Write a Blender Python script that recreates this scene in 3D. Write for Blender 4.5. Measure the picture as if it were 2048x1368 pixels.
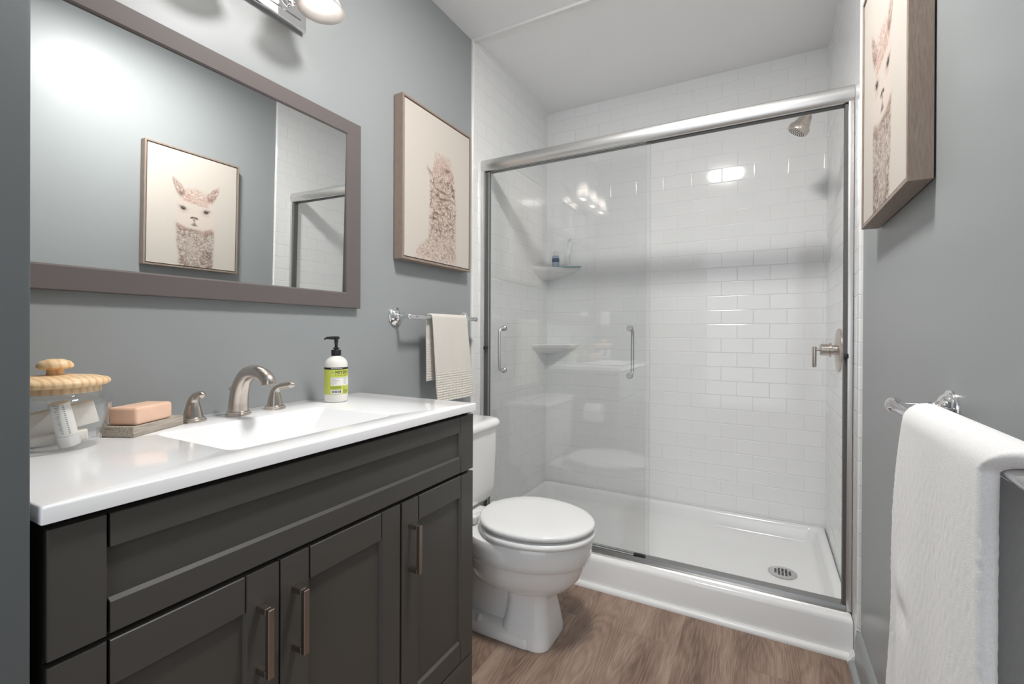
import bpy, bmesh, math, random
import numpy as np
from mathutils import Vector, Matrix

# ------------------------------------------------------------------ reset
for o in list(bpy.data.objects):
    bpy.data.objects.remove(o, do_unlink=True)
SC = bpy.context.scene
COL = SC.collection
PI = math.pi
random.seed(4)

# ------------------------------------------------------------------ camera, world, exposure
XL, XR, YB, ZC = -1.242, 0.277, 2.703, 2.483      # left wall, right wall, shower back wall, ceiling
YF, XH = -1.9, 1.3                                # far wall and side wall of the hall behind the camera
cam_d = bpy.data.cameras.new('camera')
cam = bpy.data.objects.new('camera', cam_d)
COL.objects.link(cam)
SC.camera = cam
cam_d.sensor_width = 36.0
cam_d.sensor_fit = 'HORIZONTAL'
cam_d.lens = 919.9 / 2048 * 36.0
cam_d.shift_x = (1024 - 1032.62) / 2048
cam_d.shift_y = (667.62 - 684) / 2048
cam_d.clip_start = 0.02
_F = Vector((-0.47402579, 0.88050681, -0.00270423))
_R = Vector((0.88049747, 0.47403329, 0.00407953))
_U = Vector((-0.00487395, 0.00044727, 0.99998802))
cam.matrix_world = Matrix(((_R.x, _U.x, -_F.x, 0), (_R.y, _U.y, -_F.y, 0), (_R.z, _U.z, -_F.z, 1.08016), (0, 0, 0, 1)))

world = bpy.data.worlds.new('world')
SC.world = world
world.use_nodes = True
world.node_tree.nodes['Background'].inputs[0].default_value = (0.75, 0.85, 1.0, 1)
world.node_tree.nodes['Background'].inputs[1].default_value = 0.4

SC.view_settings.view_transform = 'Standard'
SC.view_settings.look = 'None'
SC.view_settings.gamma = 1.0
SC.view_settings.use_curve_mapping = False
SC.view_settings.exposure = 1.27

BULB_STRENGTH = 8.8        # vanity bulbs
CEIL_STRENGTH = 72.0        # drum ceiling light
HALL_FILL_WATTS = 12.5           # added fill lamp in the hall behind the camera


def area(name, loc, rot, sx, sy, watts, colour):
    l = bpy.data.lights.new(name, 'AREA')
    l.shape = 'RECTANGLE'
    l.size, l.size_y, l.energy, l.color = sx, sy, watts, colour
    o = bpy.data.objects.new(name, l)
    o.location, o.rotation_euler = loc, rot
    COL.objects.link(o)
    return o


area('hall_fill', (0.25, YF + 0.03, 1.2), (PI / 2, 0, 0), 2.0, 2.3, HALL_FILL_WATTS, (0.88, 0.94, 1.0))  # unseen cool lamp, added to brighten the room from behind


# ------------------------------------------------------------------ materials
def lin(r, g, b):
    f = lambda c: (c / 255 / 12.92) if c / 255 <= 0.04045 else ((c / 255 + 0.055) / 1.055) ** 2.4
    return (f(r), f(g), f(b), 1)


def mat(name, col, rough=0.5, metal=0.0, spec=0.5, coat=0.0, bump=None, noise=None, emit=None, aniso=0, sss=0, ior=None):
    """principled; bump=(scale, strength, distance); noise=(scale, amount) mottles the colour"""
    m = bpy.data.materials.new(name)
    m.use_nodes = True
    nt = m.node_tree
    p = nt.nodes['Principled BSDF']
    p.inputs['Base Color'].default_value = col
    p.inputs['Roughness'].default_value = rough
    p.inputs['Metallic'].default_value = metal
    p.inputs['Specular IOR Level'].default_value = spec
    p.inputs['Coat Weight'].default_value = coat
    p.inputs['Coat Roughness'].default_value = 0.06
    if aniso:
        p.inputs['Anisotropic'].default_value = aniso
    if emit:
        p.inputs['Emission Color'].default_value = emit[0]
        p.inputs['Emission Strength'].default_value = emit[1]
    tc = nt.nodes.new('ShaderNodeTexCoord')
    if noise:
        n = nt.nodes.new('ShaderNodeTexNoise')
        n.inputs['Scale'].default_value = noise[0]
        n.inputs['Detail'].default_value = 4
        nt.links.new(tc.outputs['Object'], n.inputs['Vector'])
        r = nt.nodes.new('ShaderNodeValToRGB')
        a = noise[1]
        r.color_ramp.elements[0].position = 0.3
        r.color_ramp.elements[1].position = 0.7
        r.color_ramp.elements[0].color = tuple(c * (1 - a) for c in col[:3]) + (1,)
        r.color_ramp.elements[1].color = tuple(min(1, c * (1 + a)) for c in col[:3]) + (1,)
        nt.links.new(n.outputs['Fac'], r.inputs['Fac'])
        nt.links.new(r.outputs['Color'], p.inputs['Base Color'])
    if bump:
        n = nt.nodes.new('ShaderNodeTexNoise')
        n.inputs['Scale'].default_value = bump[0]
        n.inputs['Detail'].default_value = 3
        nt.links.new(tc.outputs['Object'], n.inputs['Vector'])
        b = nt.nodes.new('ShaderNodeBump')
        b.inputs['Strength'].default_value = bump[1]
        b.inputs['Distance'].default_value = bump[2]
        nt.links.new(n.outputs['Fac'], b.inputs['Height'])
        nt.links.new(b.outputs['Normal'], p.inputs['Normal'])
    return m


def wood_mat(name, c1, c2, stretch, axis='Z', rough=0.5, rings=6.0):
    m = bpy.data.materials.new(name)
    m.use_nodes = True
    nt = m.node_tree
    p = nt.nodes['Principled BSDF']
    p.inputs['Roughness'].default_value = rough
    tc = nt.nodes.new('ShaderNodeTexCoord')
    mp = nt.nodes.new('ShaderNodeMapping')
    s = [stretch, stretch, stretch]
    s['XYZ'.index(axis)] = stretch * 0.06
    mp.inputs['Scale'].default_value = s
    nt.links.new(tc.outputs['Object'], mp.inputs['Vector'])
    n = nt.nodes.new('ShaderNodeTexNoise')
    n.inputs['Scale'].default_value = 1.0
    n.inputs['Detail'].default_value = 5
    n.inputs['Distortion'].default_value = 0.4
    nt.links.new(mp.outputs['Vector'], n.inputs['Vector'])
    r = nt.nodes.new('ShaderNodeValToRGB')
    r.color_ramp.elements[0].position = 0.32
    r.color_ramp.elements[1].position = 0.68
    r.color_ramp.elements[0].color = c1
    r.color_ramp.elements[1].color = c2
    nt.links.new(n.outputs['Fac'], r.inputs['Fac'])
    nt.links.new(r.outputs['Color'], p.inputs['Base Color'])
    return m


def glass_mat(name, tint, rough=0.0, refl=1.0, ior=1.5):
    """thin architectural glass: fresnel mix of clear and mirror, lets lamp light through"""
    m = bpy.data.materials.new(name)
    m.use_nodes = True
    nt = m.node_tree
    nt.nodes.clear()
    out = nt.nodes.new('ShaderNodeOutputMaterial')
    mix = nt.nodes.new('ShaderNodeMixShader')
    tr = nt.nodes.new('ShaderNodeBsdfTransparent')
    gl = nt.nodes.new('ShaderNodeBsdfGlossy')
    fr = nt.nodes.new('ShaderNodeFresnel')
    ge = nt.nodes.new('ShaderNodeNewGeometry')
    mr = nt.nodes.new('ShaderNodeMapRange')      # a thin pane: same fresnel going in and coming out
    mr.inputs['To Min'].default_value = ior
    mr.inputs['To Max'].default_value = 1.0 / ior
    nt.links.new(ge.outputs['Backfacing'], mr.inputs['Value'])
    nt.links.new(mr.outputs[0], fr.inputs['IOR'])
    tr.inputs['Color'].default_value = tint
    gl.inputs['Roughness'].default_value = rough
    gl.inputs['Color'].default_value = (refl, refl, refl, 1)
    nt.links.new(fr.outputs[0], mix.inputs[0])
    nt.links.new(tr.outputs[0], mix.inputs[1])
    nt.links.new(gl.outputs[0], mix.inputs[2])
    nt.links.new(mix.outputs[0], out.inputs['Surface'])
    return m


def tile_mat(name, uaxis, uoff, voff):
    """white 3x6 subway tile: running bond, pillowed edges, each tile tilted a hair of its own"""
    m = bpy.data.materials.new(name)
    m.use_nodes = True
    nt = m.node_tree
    L = nt.links.new
    p = nt.nodes['Principled BSDF']
    p.inputs['Roughness'].default_value = 0.07
    p.inputs['Specular IOR Level'].default_value = 0.5
    tc = nt.nodes.new('ShaderNodeTexCoord')
    sp = nt.nodes.new('ShaderNodeSeparateXYZ')
    L(tc.outputs['Object'], sp.inputs[0])
    cb = nt.nodes.new('ShaderNodeCombineXYZ')
    L(sp.outputs[uaxis], cb.inputs[0])
    L(sp.outputs['Z'], cb.inputs[1])
    mp = nt.nodes.new('ShaderNodeMapping')
    mp.inputs['Location'].default_value = (uoff, voff, 0)
    L(cb.outputs[0], mp.inputs[0])

    def brick(mortar, smooth, ca, cb_, cm):
        b = nt.nodes.new('ShaderNodeTexBrick')
        b.offset = 0.5
        b.inputs['Scale'].default_value = 1.0
        b.inputs['Brick Width'].default_value = 0.1526
        b.inputs['Row Height'].default_value = 0.0763
        b.inputs['Mortar Size'].default_value = mortar
        b.inputs['Mortar Smooth'].default_value = smooth
        b.inputs['Bias'].default_value = 0.0
        b.inputs['Color1'].default_value = ca
        b.inputs['Color2'].default_value = cb_
        b.inputs['Mortar'].default_value = cm
        L(mp.outputs[0], b.inputs['Vector'])
        return b
    bc = brick(0.0012, 0.3, (0.84, 0.84, 0.835, 1), (0.855, 0.855, 0.85, 1), (0.80, 0.80, 0.795, 1))
    L(bc.outputs['Color'], p.inputs['Base Color'])
    bb = brick(0.0035, 1.0, (0, 0, 0, 1), (1, 1, 1, 1), (0.5, 0.5, 0.5, 1))
    inv = nt.nodes.new('ShaderNodeMath')
    inv.operation = 'SUBTRACT'
    inv.inputs[0].default_value = 1.0
    L(bb.outputs['Fac'], inv.inputs[1])
    # a per tile tilt: height ramp along u and v scaled by the tile's random grey
    bump = nt.nodes.new('ShaderNodeBump')
    bump.inputs['Strength'].default_value = 0.55
    bump.inputs['Distance'].default_value = 0.0016
    L(inv.outputs[0], bump.inputs['Height'])
    rnd = brick(0.0, 0.0, (0, 0, 0, 1), (1, 1, 1, 1), (0.5, 0.5, 0.5, 1))
    sub = nt.nodes.new('ShaderNodeVectorMath')
    sub.operation = 'SUBTRACT'
    sub.inputs[1].default_value = (0.5, 0.5, 0.5)
    L(rnd.outputs['Color'], sub.inputs[0])
    mul = nt.nodes.new('ShaderNodeVectorMath')
    mul.operation = 'MULTIPLY'
    mul.inputs[1].default_value = (0.007, 0.007, 0.004)
    L(sub.outputs[0], mul.inputs[0])
    add = nt.nodes.new('ShaderNodeVectorMath')
    add.operation = 'ADD'
    L(bump.outputs[0], add.inputs[0])
    L(mul.outputs[0], add.inputs[1])
    nrm = nt.nodes.new('ShaderNodeVectorMath')
    nrm.operation = 'NORMALIZE'
    L(add.outputs[0], nrm.inputs[0])
    L(nrm.outputs[0], p.inputs['Normal'])
    return m


def floor_mat():
    m = bpy.data.materials.new('vinyl_plank_floor')
    m.use_nodes = True
    nt = m.node_tree
    L = nt.links.new
    p = nt.nodes['Principled BSDF']
    p.inputs['Roughness'].default_value = 0.42
    p.inputs['Specular IOR Level'].default_value = 0.35
    tc = nt.nodes.new('ShaderNodeTexCoord')
    sp = nt.nodes.new('ShaderNodeSeparateXYZ')
    L(tc.outputs['Object'], sp.inputs[0])
    cb = nt.nodes.new('ShaderNodeCombineXYZ')
    L(sp.outputs['Y'], cb.inputs[0])
    L(sp.outputs['X'], cb.inputs[1])
    mpb = nt.nodes.new('ShaderNodeMapping')
    mpb.inputs['Location'].default_value = (0.33, 0.075, 0)
    L(cb.outputs[0], mpb.inputs[0])
    b = nt.nodes.new('ShaderNodeTexBrick')
    b.offset = 0.37
    b.inputs['Scale'].default_value = 1.0
    b.inputs['Brick Width'].default_value = 1.22
    b.inputs['Row Height'].default_value = 0.182
    b.inputs['Mortar Size'].default_value = 0.0004
    b.inputs['Mortar Smooth'].default_value = 0.2
    b.inputs['Color1'].default_value = (0, 0, 0, 1)
    b.inputs['Color2'].default_value = (1, 1, 1, 1)
    b.inputs['Mortar'].default_value = (0.5, 0.5, 0.5, 1)
    L(mpb.outputs[0], b.inputs['Vector'])
    # offset each plank's grain
    off = nt.nodes.new('ShaderNodeVectorMath')
    off.operation = 'MULTIPLY_ADD'
    off.inputs[1].default_value = (3.1, 7.7, 5.3)
    L(b.outputs['Color'], off.inputs[0])
    L(tc.outputs['Object'], off.inputs[2])
    # cathedral figure: contour lines of a stretched noise
    m1 = nt.nodes.new('ShaderNodeMapping')
    m1.inputs['Scale'].default_value = (7.5, 1.5, 1)
    L(off.outputs[0], m1.inputs[0])
    n1 = nt.nodes.new('ShaderNodeTexNoise')
    n1.inputs['Scale'].default_value = 1.0
    n1.inputs['Detail'].default_value = 1.5
    n1.inputs['Roughness'].default_value = 0.4
    L(m1.outputs[0], n1.inputs['Vector'])
    k = nt.nodes.new('ShaderNodeMath')
    k.operation = 'MULTIPLY'
    k.inputs[1].default_value = 150.0
    L(n1.outputs['Fac'], k.inputs[0])
    sn = nt.nodes.new('ShaderNodeMath')
    sn.operation = 'SINE'
    L(k.outputs[0], sn.inputs[0])
    # fine pores
    m2 = nt.nodes.new('ShaderNodeMapping')
    m2.inputs['Scale'].default_value = (420, 14, 1)
    L(off.outputs[0], m2.inputs[0])
    n2 = nt.nodes.new('ShaderNodeTexNoise')
    n2.inputs['Scale'].default_value = 1.0
    n2.inputs['Detail'].default_value = 4
    L(m2.outputs[0], n2.inputs['Vector'])
    # broad tone
    m3 = nt.nodes.new('ShaderNodeMapping')
    m3.inputs['Scale'].default_value = (9, 2.2, 1)
    L(off.outputs[0], m3.inputs[0])
    n3 = nt.nodes.new('ShaderNodeTexNoise')
    n3.inputs['Scale'].default_value = 1.0
    n3.inputs['Detail'].default_value = 3
    L(m3.outputs[0], n3.inputs['Vector'])

    def madd(a, ka, bsock=None, cst=0.0):
        x = nt.nodes.new('ShaderNodeMath')
        x.operation = 'MULTIPLY_ADD'
        L(a, x.inputs[0])
        x.inputs[1].default_value = ka
        if bsock is None:
            x.inputs[2].default_value = cst
        else:
            L(bsock, x.inputs[2])
        return x.outputs[0]
    v = madd(n3.outputs['Fac'], 0.95, None, -0.32)
    v = madd(n2.outputs['Fac'], 0.75, v)
    v = madd(sn.outputs[0], 0.06, v)
    sb = nt.nodes.new('ShaderNodeSeparateColor')
    L(b.outputs['Color'], sb.inputs[0])
    v = madd(sb.outputs[0], 0.12, v)
    r = nt.nodes.new('ShaderNodeValToRGB')
    e = r.color_ramp.elements
    e[0].position, e[0].color = 0.18, lin(88, 68, 58)
    e[1].position, e[1].color = 0.85, lin(172, 149, 132)
    mid = e.new(0.5)
    mid.color = lin(136, 113, 99)
    L(v, r.inputs['Fac'])
    mx = nt.nodes.new('ShaderNodeMix')
    mx.data_type = 'RGBA'
    L(b.outputs['Fac'], mx.inputs[0])
    L(r.outputs['Color'], mx.inputs[6])
    mx.inputs[7].default_value = lin(108, 90, 80)
    L(mx.outputs[2], p.inputs['Base Color'])
    bp = nt.nodes.new('ShaderNodeBump')
    bp.inputs['Strength'].default_value = 0.25
    bp.inputs['Distance'].default_value = 0.0006
    L(n2.outputs['Fac'], bp.inputs['Height'])
    L(bp.outputs[0], p.inputs['Normal'])
    return m


def frosted_mat():
    m = bpy.data.materials.new('frosted_ribbed_glass')
    m.use_nodes = True
    nt = m.node_tree
    nt.nodes.clear()
    L = nt.links.new
    out = nt.nodes.new('ShaderNodeOutputMaterial')
    tl = nt.nodes.new('ShaderNodeBsdfTranslucent')
    tl.inputs['Color'].default_value = (0.55, 0.52, 0.50, 1)
    df = nt.nodes.new('ShaderNodeBsdfDiffuse')
    df.inputs['Color'].default_value = (0.62, 0.60, 0.58, 1)
    tr = nt.nodes.new('ShaderNodeBsdfTransparent')
    gl = nt.nodes.new('ShaderNodeBsdfGlossy')
    gl.inputs['Roughness'].default_value = 0.2
    a = nt.nodes.new('ShaderNodeMixShader')
    a.inputs[0].default_value = 0.25
    L(tl.outputs[0], a.inputs[1])
    L(df.outputs[0], a.inputs[2])
    b = nt.nodes.new('ShaderNodeMixShader')
    b.inputs[0].default_value = 0.12
    L(a.outputs[0], b.inputs[1])
    L(tr.outputs[0], b.inputs[2])
    c = nt.nodes.new('ShaderNodeMixShader')
    c.inputs[0].default_value = 0.05
    L(b.outputs[0], c.inputs[1])
    L(gl.outputs[0], c.inputs[2])
    L(c.outputs[0], out.inputs['Surface'])
    return m


def emit_mat(name, col, s):
    m = bpy.data.materials.new(name)
    m.use_nodes = True
    nt = m.node_tree
    nt.nodes.clear()
    out = nt.nodes.new('ShaderNodeOutputMaterial')
    e = nt.nodes.new('ShaderNodeEmission')
    e.inputs[0].default_value = col
    e.inputs[1].default_value = s
    nt.links.new(e.outputs[0], out.inputs['Surface'])
    return m


def paint_attr_mat():
    m = bpy.data.materials.new('printed_canvas')
    m.use_nodes = True
    nt = m.node_tree
    p = nt.nodes['Principled BSDF']
    p.inputs['Roughness'].default_value = 0.75
    p.inputs['Specular IOR Level'].default_value = 0.2
    a = nt.nodes.new('ShaderNodeAttribute')
    a.attribute_name = 'print'
    nt.links.new(a.outputs['Color'], p.inputs['Base Color'])
    return m


def towel_mat(name, col, scale, strength, dist):
    m = mat(name, col, rough=0.95, spec=0.1, bump=(scale, strength, dist), noise=(scale * 0.4, 0.05))
    p = m.node_tree.nodes['Principled BSDF']
    p.inputs['Sheen Weight'].default_value = 0.35
    p.inputs['Sheen Roughness'].default_value = 0.5
    return m


M = {}
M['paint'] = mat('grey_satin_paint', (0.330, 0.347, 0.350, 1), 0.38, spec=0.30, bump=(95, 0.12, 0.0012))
M['paint_shaded'] = mat('shaded_grey_paint', (0.135, 0.150, 0.156, 1), 0.45, spec=0.35, bump=(95, 0.12, 0.0012))  # darker copy of the grey paint: the stub wall's shade is in the colour
M['ceiling'] = mat('white_ceiling_paint', (0.92, 0.92, 0.92, 1), 0.8, spec=0.2, bump=(60, 0.1, 0.001))
M['trim'] = mat('white_trim', (0.82, 0.82, 0.81, 1), 0.3)
M['tile_x'] = tile_mat('subway_tile_back', 'X', 0.05, -1.2055 + 0.0763 * 16)
M['tile_y'] = tile_mat('subway_tile_side', 'Y', 0.02, -1.2055 + 0.0763 * 16)
M['acrylic'] = mat('white_acrylic', (0.86, 0.86, 0.855, 1), 0.14)
M['porcelain'] = mat('white_porcelain', (0.89, 0.885, 0.875, 1), 0.08, coat=0.3)
M['seat'] = mat('white_seat_plastic', (0.82, 0.82, 0.81, 1), 0.12)
M['counter'] = mat('white_cultured_marble', (0.92, 0.92, 0.93, 1), 0.10, coat=0.2)
M['cabinet'] = mat('charcoal_cabinet_paint', (0.080, 0.075, 0.068, 1), 0.40, spec=0.4)
M['dark'] = mat('dark_gap', (0.01, 0.01, 0.01, 1), 0.8)
M['nickel'] = mat('brushed_nickel', (0.62, 0.56, 0.51, 1), 0.27, 1.0, aniso=0.4)
M['alu'] = mat('satin_aluminium', (0.68, 0.67, 0.66, 1), 0.36, 1.0, bump=(700, 0.06, 0.0004))
M['alu_track'] = mat('satin_aluminium_track', (0.36, 0.355, 0.35, 1), 0.34, 1.0)  # darker copy of the aluminium: the dark floor's reflection is in the colour
M['alu_dark'] = mat('dark_gasket', (0.10, 0.098, 0.095, 1), 0.5)  # one even dark grey for the gaskets and roller track
M['chrome'] = mat('polished_chrome', (0.85, 0.85, 0.86, 1), 0.05, 1.0)
M['pull'] = mat('brushed_rose_nickel', (0.40, 0.345, 0.305, 1), 0.33, 1.0)
M['mirrorframe'] = mat('taupe_metallic_frame', (0.150, 0.130, 0.127, 1), 0.5, 0.0, spec=0.15, bump=(300, 0.03, 0.0004))
M['mirror'] = mat('mirror_silver', (0.90, 0.92, 0.915, 1), 0.0, 1.0)
M['frame'] = wood_mat('taupe_wood_frame', lin(138, 121, 109), lin(160, 143, 131), 700, 'Z', 0.5)
M['frame_h'] = wood_mat('taupe_wood_frame_rail', lin(138, 121, 109), lin(160, 143, 131), 700, 'Y', 0.5)
M['canvas'] = paint_attr_mat()
M['glass'] = glass_mat('clear_shower_glass', (0.994, 0.997, 0.996, 1))
M['glass_edge'] = mat('polished_glass_edge', (0.50, 0.54, 0.52, 1), 0.12)
M['jar'] = glass_mat('clear_jar_glass', (0.995, 0.997, 0.997, 1), 0.0, 1.0, 1.6)
M['frost'] = frosted_mat()
M['bulb'] = emit_mat('lit_bulb', (1.0, 0.95, 0.90, 1), BULB_STRENGTH)
M['ceil_lamp'] = emit_mat('lit_ceiling_diffuser', (1.0, 0.985, 0.965, 1), CEIL_STRENGTH)
M['floor'] = floor_mat()
M['pine'] = wood_mat('pine_wood', lin(224, 180, 134), lin(240, 210, 166), 60, 'Y', 0.4)
_nt = M['pine'].node_tree
_w = _nt.nodes.new('ShaderNodeTexWave')
_w.bands_direction = 'Y'
_w.inputs['Scale'].default_value = 26
_w.inputs['Distortion'].default_value = 4.5
_w.inputs['Detail'].default_value = 2
_w.inputs['Detail Scale'].default_value = 0.6
_tc = [n for n in _nt.nodes if n.type == 'TEX_COORD'][0]
_nt.links.new(_tc.outputs['Object'], _w.inputs['Vector'])
_rp = [n for n in _nt.nodes if n.type == 'VALTORGB'][0]
_nt.links.new(_w.outputs['Fac'], _rp.inputs['Fac'])
_rp.color_ramp.elements[0].position = 0.02
_rp.color_ramp.elements[1].position = 0.55
M['greywood'] = wood_mat('weathered_wood', lin(150, 141, 130), lin(198, 188, 174), 260, 'X', 0.7)
M['soap'] = mat('peach_soap', lin(240, 200, 174), 0.45, noise=(40, 0.04))
M['handtowel'] = towel_mat('ivory_cotton', lin(226, 220, 211), 700, 0.8, 0.0015)
M['bathtowel'] = towel_mat('white_terry', lin(247, 246, 245), 1300, 0.7, 0.0012)
M['black'] = mat('black_plastic', (0.012, 0.012, 0.013, 1), 0.35)
M['bottle'] = mat('milky_plastic', lin(236, 234, 227), 0.25)
M['label'] = mat('lime_label', lin(206, 214, 98), 0.4)
M['ink'] = mat('black_ink', (0.015, 0.015, 0.03, 1), 0.5)
M['green_ink'] = mat('olive_ink', lin(120, 132, 40), 0.5)
M['paper'] = mat('white_paper', lin(238, 237, 232), 0.6)
M['cream'] = mat('cream_carton', lin(240, 235, 227), 0.6)
M['greyink'] = mat('grey_ink', lin(150, 150, 150), 0.6)
M['navy'] = mat('navy_label', lin(74, 94, 122), 0.4)
M['paleblue'] = mat('pale_blue_label', lin(172, 190, 206), 0.4)
M['teal'] = mat('pale_teal_plastic', lin(150, 178, 180), 0.4)
M['whiteplastic'] = mat('white_plastic', lin(232, 232, 230), 0.3)


# ------------------------------------------------------------------ mesh helpers
def link(name, bm, m, parent=None, smooth=35, bevel=None):
    me = bpy.data.meshes.new(name)
    bmesh.ops.recalc_face_normals(bm, faces=bm.faces)
    if parent is not None:
        bmesh.ops.translate(bm, verts=bm.verts, vec=-parent_world(parent))
    bm.to_mesh(me)
    bm.free()
    o = bpy.data.objects.new(name, me)
    COL.objects.link(o)
    for mm in (m if isinstance(m, (list, tuple)) else [m]):
        me.materials.append(mm)
    if parent is not None:
        o.parent = parent
    if smooth:
        for p_ in me.polygons:
            p_.use_smooth = True
        try:
            me.set_sharp_from_angle(angle=math.radians(smooth))
        except Exception:
            pass
    if bevel:
        bv = o.modifiers.new('bevel', 'BEVEL')
        bv.width = bevel
        bv.segments = 2
        bv.limit_method = 'ANGLE'
        bv.angle_limit = math.radians(40)
        bv.harden_normals = False
    return o


def parent_world(p):
    v = Vector((0, 0, 0))
    while p is not None:
        v += Vector(p.location)
        p = p.parent
    return v


def thing(name, label, cat, loc, group=None):
    o = bpy.data.objects.new(name, None)
    o.empty_display_size = 0.05
    o.location = loc
    COL.objects.link(o)
    o['label'] = label
    o['category'] = cat
    if group:
        o['group'] = group
    return o


def tag(o, label, cat, group=None):
    o['label'] = label
    o['category'] = cat
    if group:
        o['group'] = group
    return o


def struct(name, bm, m, label, cat='room', smooth=35, parent=None):
    o = link(name, bm, m, parent, smooth)
    if parent is None:
        o['kind'] = 'structure'
        o['label'] = label
        o['category'] = cat
    return o


def B():
    return bmesh.new()


def box(bm, x0, x1, y0, y1, z0, z1, bev=0.0, seg=2):
    g = bmesh.ops.create_cube(bm, size=1.0)
    vs = g['verts']
    for v in vs:
        v.co = Vector(((x0 + x1) / 2 + v.co.x * (x1 - x0), (y0 + y1) / 2 + v.co.y * (y1 - y0), (z0 + z1) / 2 + v.co.z * (z1 - z0)))
    if bev > 0:
        es = list({e for v in vs for e in v.link_edges})
        bmesh.ops.bevel(bm, geom=es, offset=bev, segments=seg, profile=0.5, affect='EDGES')
    return bm


def prism(bm, poly, axis, a, b):
    """closed polygon of 2-D points extruded along an axis. X: (y,z)  Y: (x,z)  Z: (x,y)"""
    def mk(p, t):
        return {'X': (t, p[0], p[1]), 'Y': (p[0], t, p[1]), 'Z': (p[0], p[1], t)}[axis]
    va = [bm.verts.new(mk(p, a)) for p in poly]
    vb = [bm.verts.new(mk(p, b)) for p in poly]
    n = len(poly)
    bm.faces.new(va)
    bm.faces.new(list(reversed(vb)))
    for i in range(n):
        bm.faces.new((va[i], va[(i + 1) % n], vb[(i + 1) % n], vb[i]))
    return bm


def loft(bm, rings, cap0=True, cap1=True, closed=True):
    vr = [[bm.verts.new(p) for p in r] for r in rings]
    for i in range(len(vr) - 1):
        n = len(vr[i])
        for j in range(n if closed else n - 1):
            k = (j + 1) % n
            bm.faces.new((vr[i][j], vr[i][k], vr[i + 1][k], vr[i + 1][j]))
    if cap0:
        bm.faces.new(list(reversed(vr[0])))
    if cap1:
        bm.faces.new(vr[-1])
    return vr


def frame_of(d):
    d = Vector(d).normalized()
    u = d.orthogonal().normalized()
    return u, d.cross(u)


def lathe(bm, prof, origin, axis=(0, 0, 1), segs=32, cap0=True, cap1=True, sx=None):
    """prof: list of (radius, height along axis)"""
    o = Vector(origin)
    d = Vector(axis).normalized()
    if abs(d.z) > 0.999:
        u, w = Vector((1, 0, 0)), Vector((0, 1, 0)) * (1 if d.z > 0 else -1)
    else:
        u, w = frame_of(d)
    rings = []
    for r, h in prof:
        r = max(r, 1e-5)
        rings.append([o + d * h + (u * math.cos(2 * PI * i / segs) + w * math.sin(2 * PI * i / segs)) * r for i in range(segs)])
    loft(bm, rings, cap0, cap1)
    return bm


def tube(bm, pts, rad, segs=16, cap=True, flat=None):
    """swept tube through points; rad number or list; flat = (fu, fv) scale of the section"""
    pts = [Vector(p) for p in pts]
    n = len(pts)
    rads = rad if isinstance(rad, (list, tuple)) else [rad] * n
    t0 = (pts[1] - pts[0]).normalized()
    u = t0.orthogonal().normalized()
    rings = []
    prev = t0
    for i, p in enumerate(pts):
        t = (pts[min(i + 1, n - 1)] - pts[max(i - 1, 0)]).normalized()
        q = prev.rotation_difference(t)
        u = (q @ u)
        u = (u - t * u.dot(t)).normalized()
        w = t.cross(u)
        prev = t
        fu, fv = flat or (1, 1)
        rings.append([p + (u * math.cos(2 * PI * k / segs) * fu + w * math.sin(2 * PI * k / segs) * fv) * rads[i] for k in range(segs)])
    loft(bm, rings, cap, cap)
    return bm


def bez(ctrl, n=24):
    """catmull-rom through control points"""
    P = [Vector(c) for c in ctrl]
    P = [P[0] * 2 - P[1]] + P + [P[-1] * 2 - P[-2]]
    out = []
    m = len(P) - 3
    for s in range(m):
        for i in range(n // m + 1):
            t = i / (n // m + 1)
            a, b, c, d = P[s], P[s + 1], P[s + 2], P[s + 3]
            out.append(0.5 * ((2 * b) + (c - a) * t + (2 * a - 5 * b + 4 * c - d) * t * t + (3 * b - a - 3 * c + d) * t ** 3))
    out.append(P[-2])
    return out


def rrect(cx, cy, hx, hy, r, k=6):
    """rounded rectangle points, ccw"""
    r = min(r, hx, hy)
    pts = []
    for (sx, sy, a0) in ((1, 1, 0), (-1, 1, 90), (-1, -1, 180), (1, -1, 270)):
        for i in range(k + 1):
            a = math.radians(a0 + 90 * i / k)
            pts.append((cx + sx * (hx - r) + r * math.cos(a), cy + sy * (hy - r) + r * math.sin(a)))
    return pts


def ring_at(pts, z):
    return [(x, y, z) for x, y in pts]


def uvsphere(bm, c, rx, ry, rz, seg=24, rings=14):
    g = bmesh.ops.create_uvsphere(bm, u_segments=seg, v_segments=rings, radius=1.0)
    for v in g['verts']:
        v.co = Vector((c[0] + v.co.x * rx, c[1] + v.co.y * ry, c[2] + v.co.z * rz))
    return bm


def copy_tree(o, dx, parent=None):
    c = o.copy()
    COL.objects.link(c)
    if parent is None:
        c.location = Vector(o.location) + Vector(dx)
    else:
        c.parent = parent
    for ch in o.children:
        copy_tree(ch, dx, c)
    return c


def text_mesh(s, size, bold=0.0, spacing=1.0):
    cu = bpy.data.curves.new('txt', 'FONT')
    cu.body = s
    cu.size = size
    cu.offset = bold
    cu.space_character = spacing
    cu.resolution_u = 3
    t = bpy.data.objects.new('txt', cu)
    COL.objects.link(t)
    dg = bpy.context.evaluated_depsgraph_get()
    dg.update()
    me = bpy.data.meshes.new_from_object(t.evaluated_get(dg))
    b = bmesh.new()
    b.from_mesh(me)
    bpy.data.objects.remove(t, do_unlink=True)
    bpy.data.curves.remove(cu)
    bpy.data.meshes.remove(me)
    return b


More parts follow.
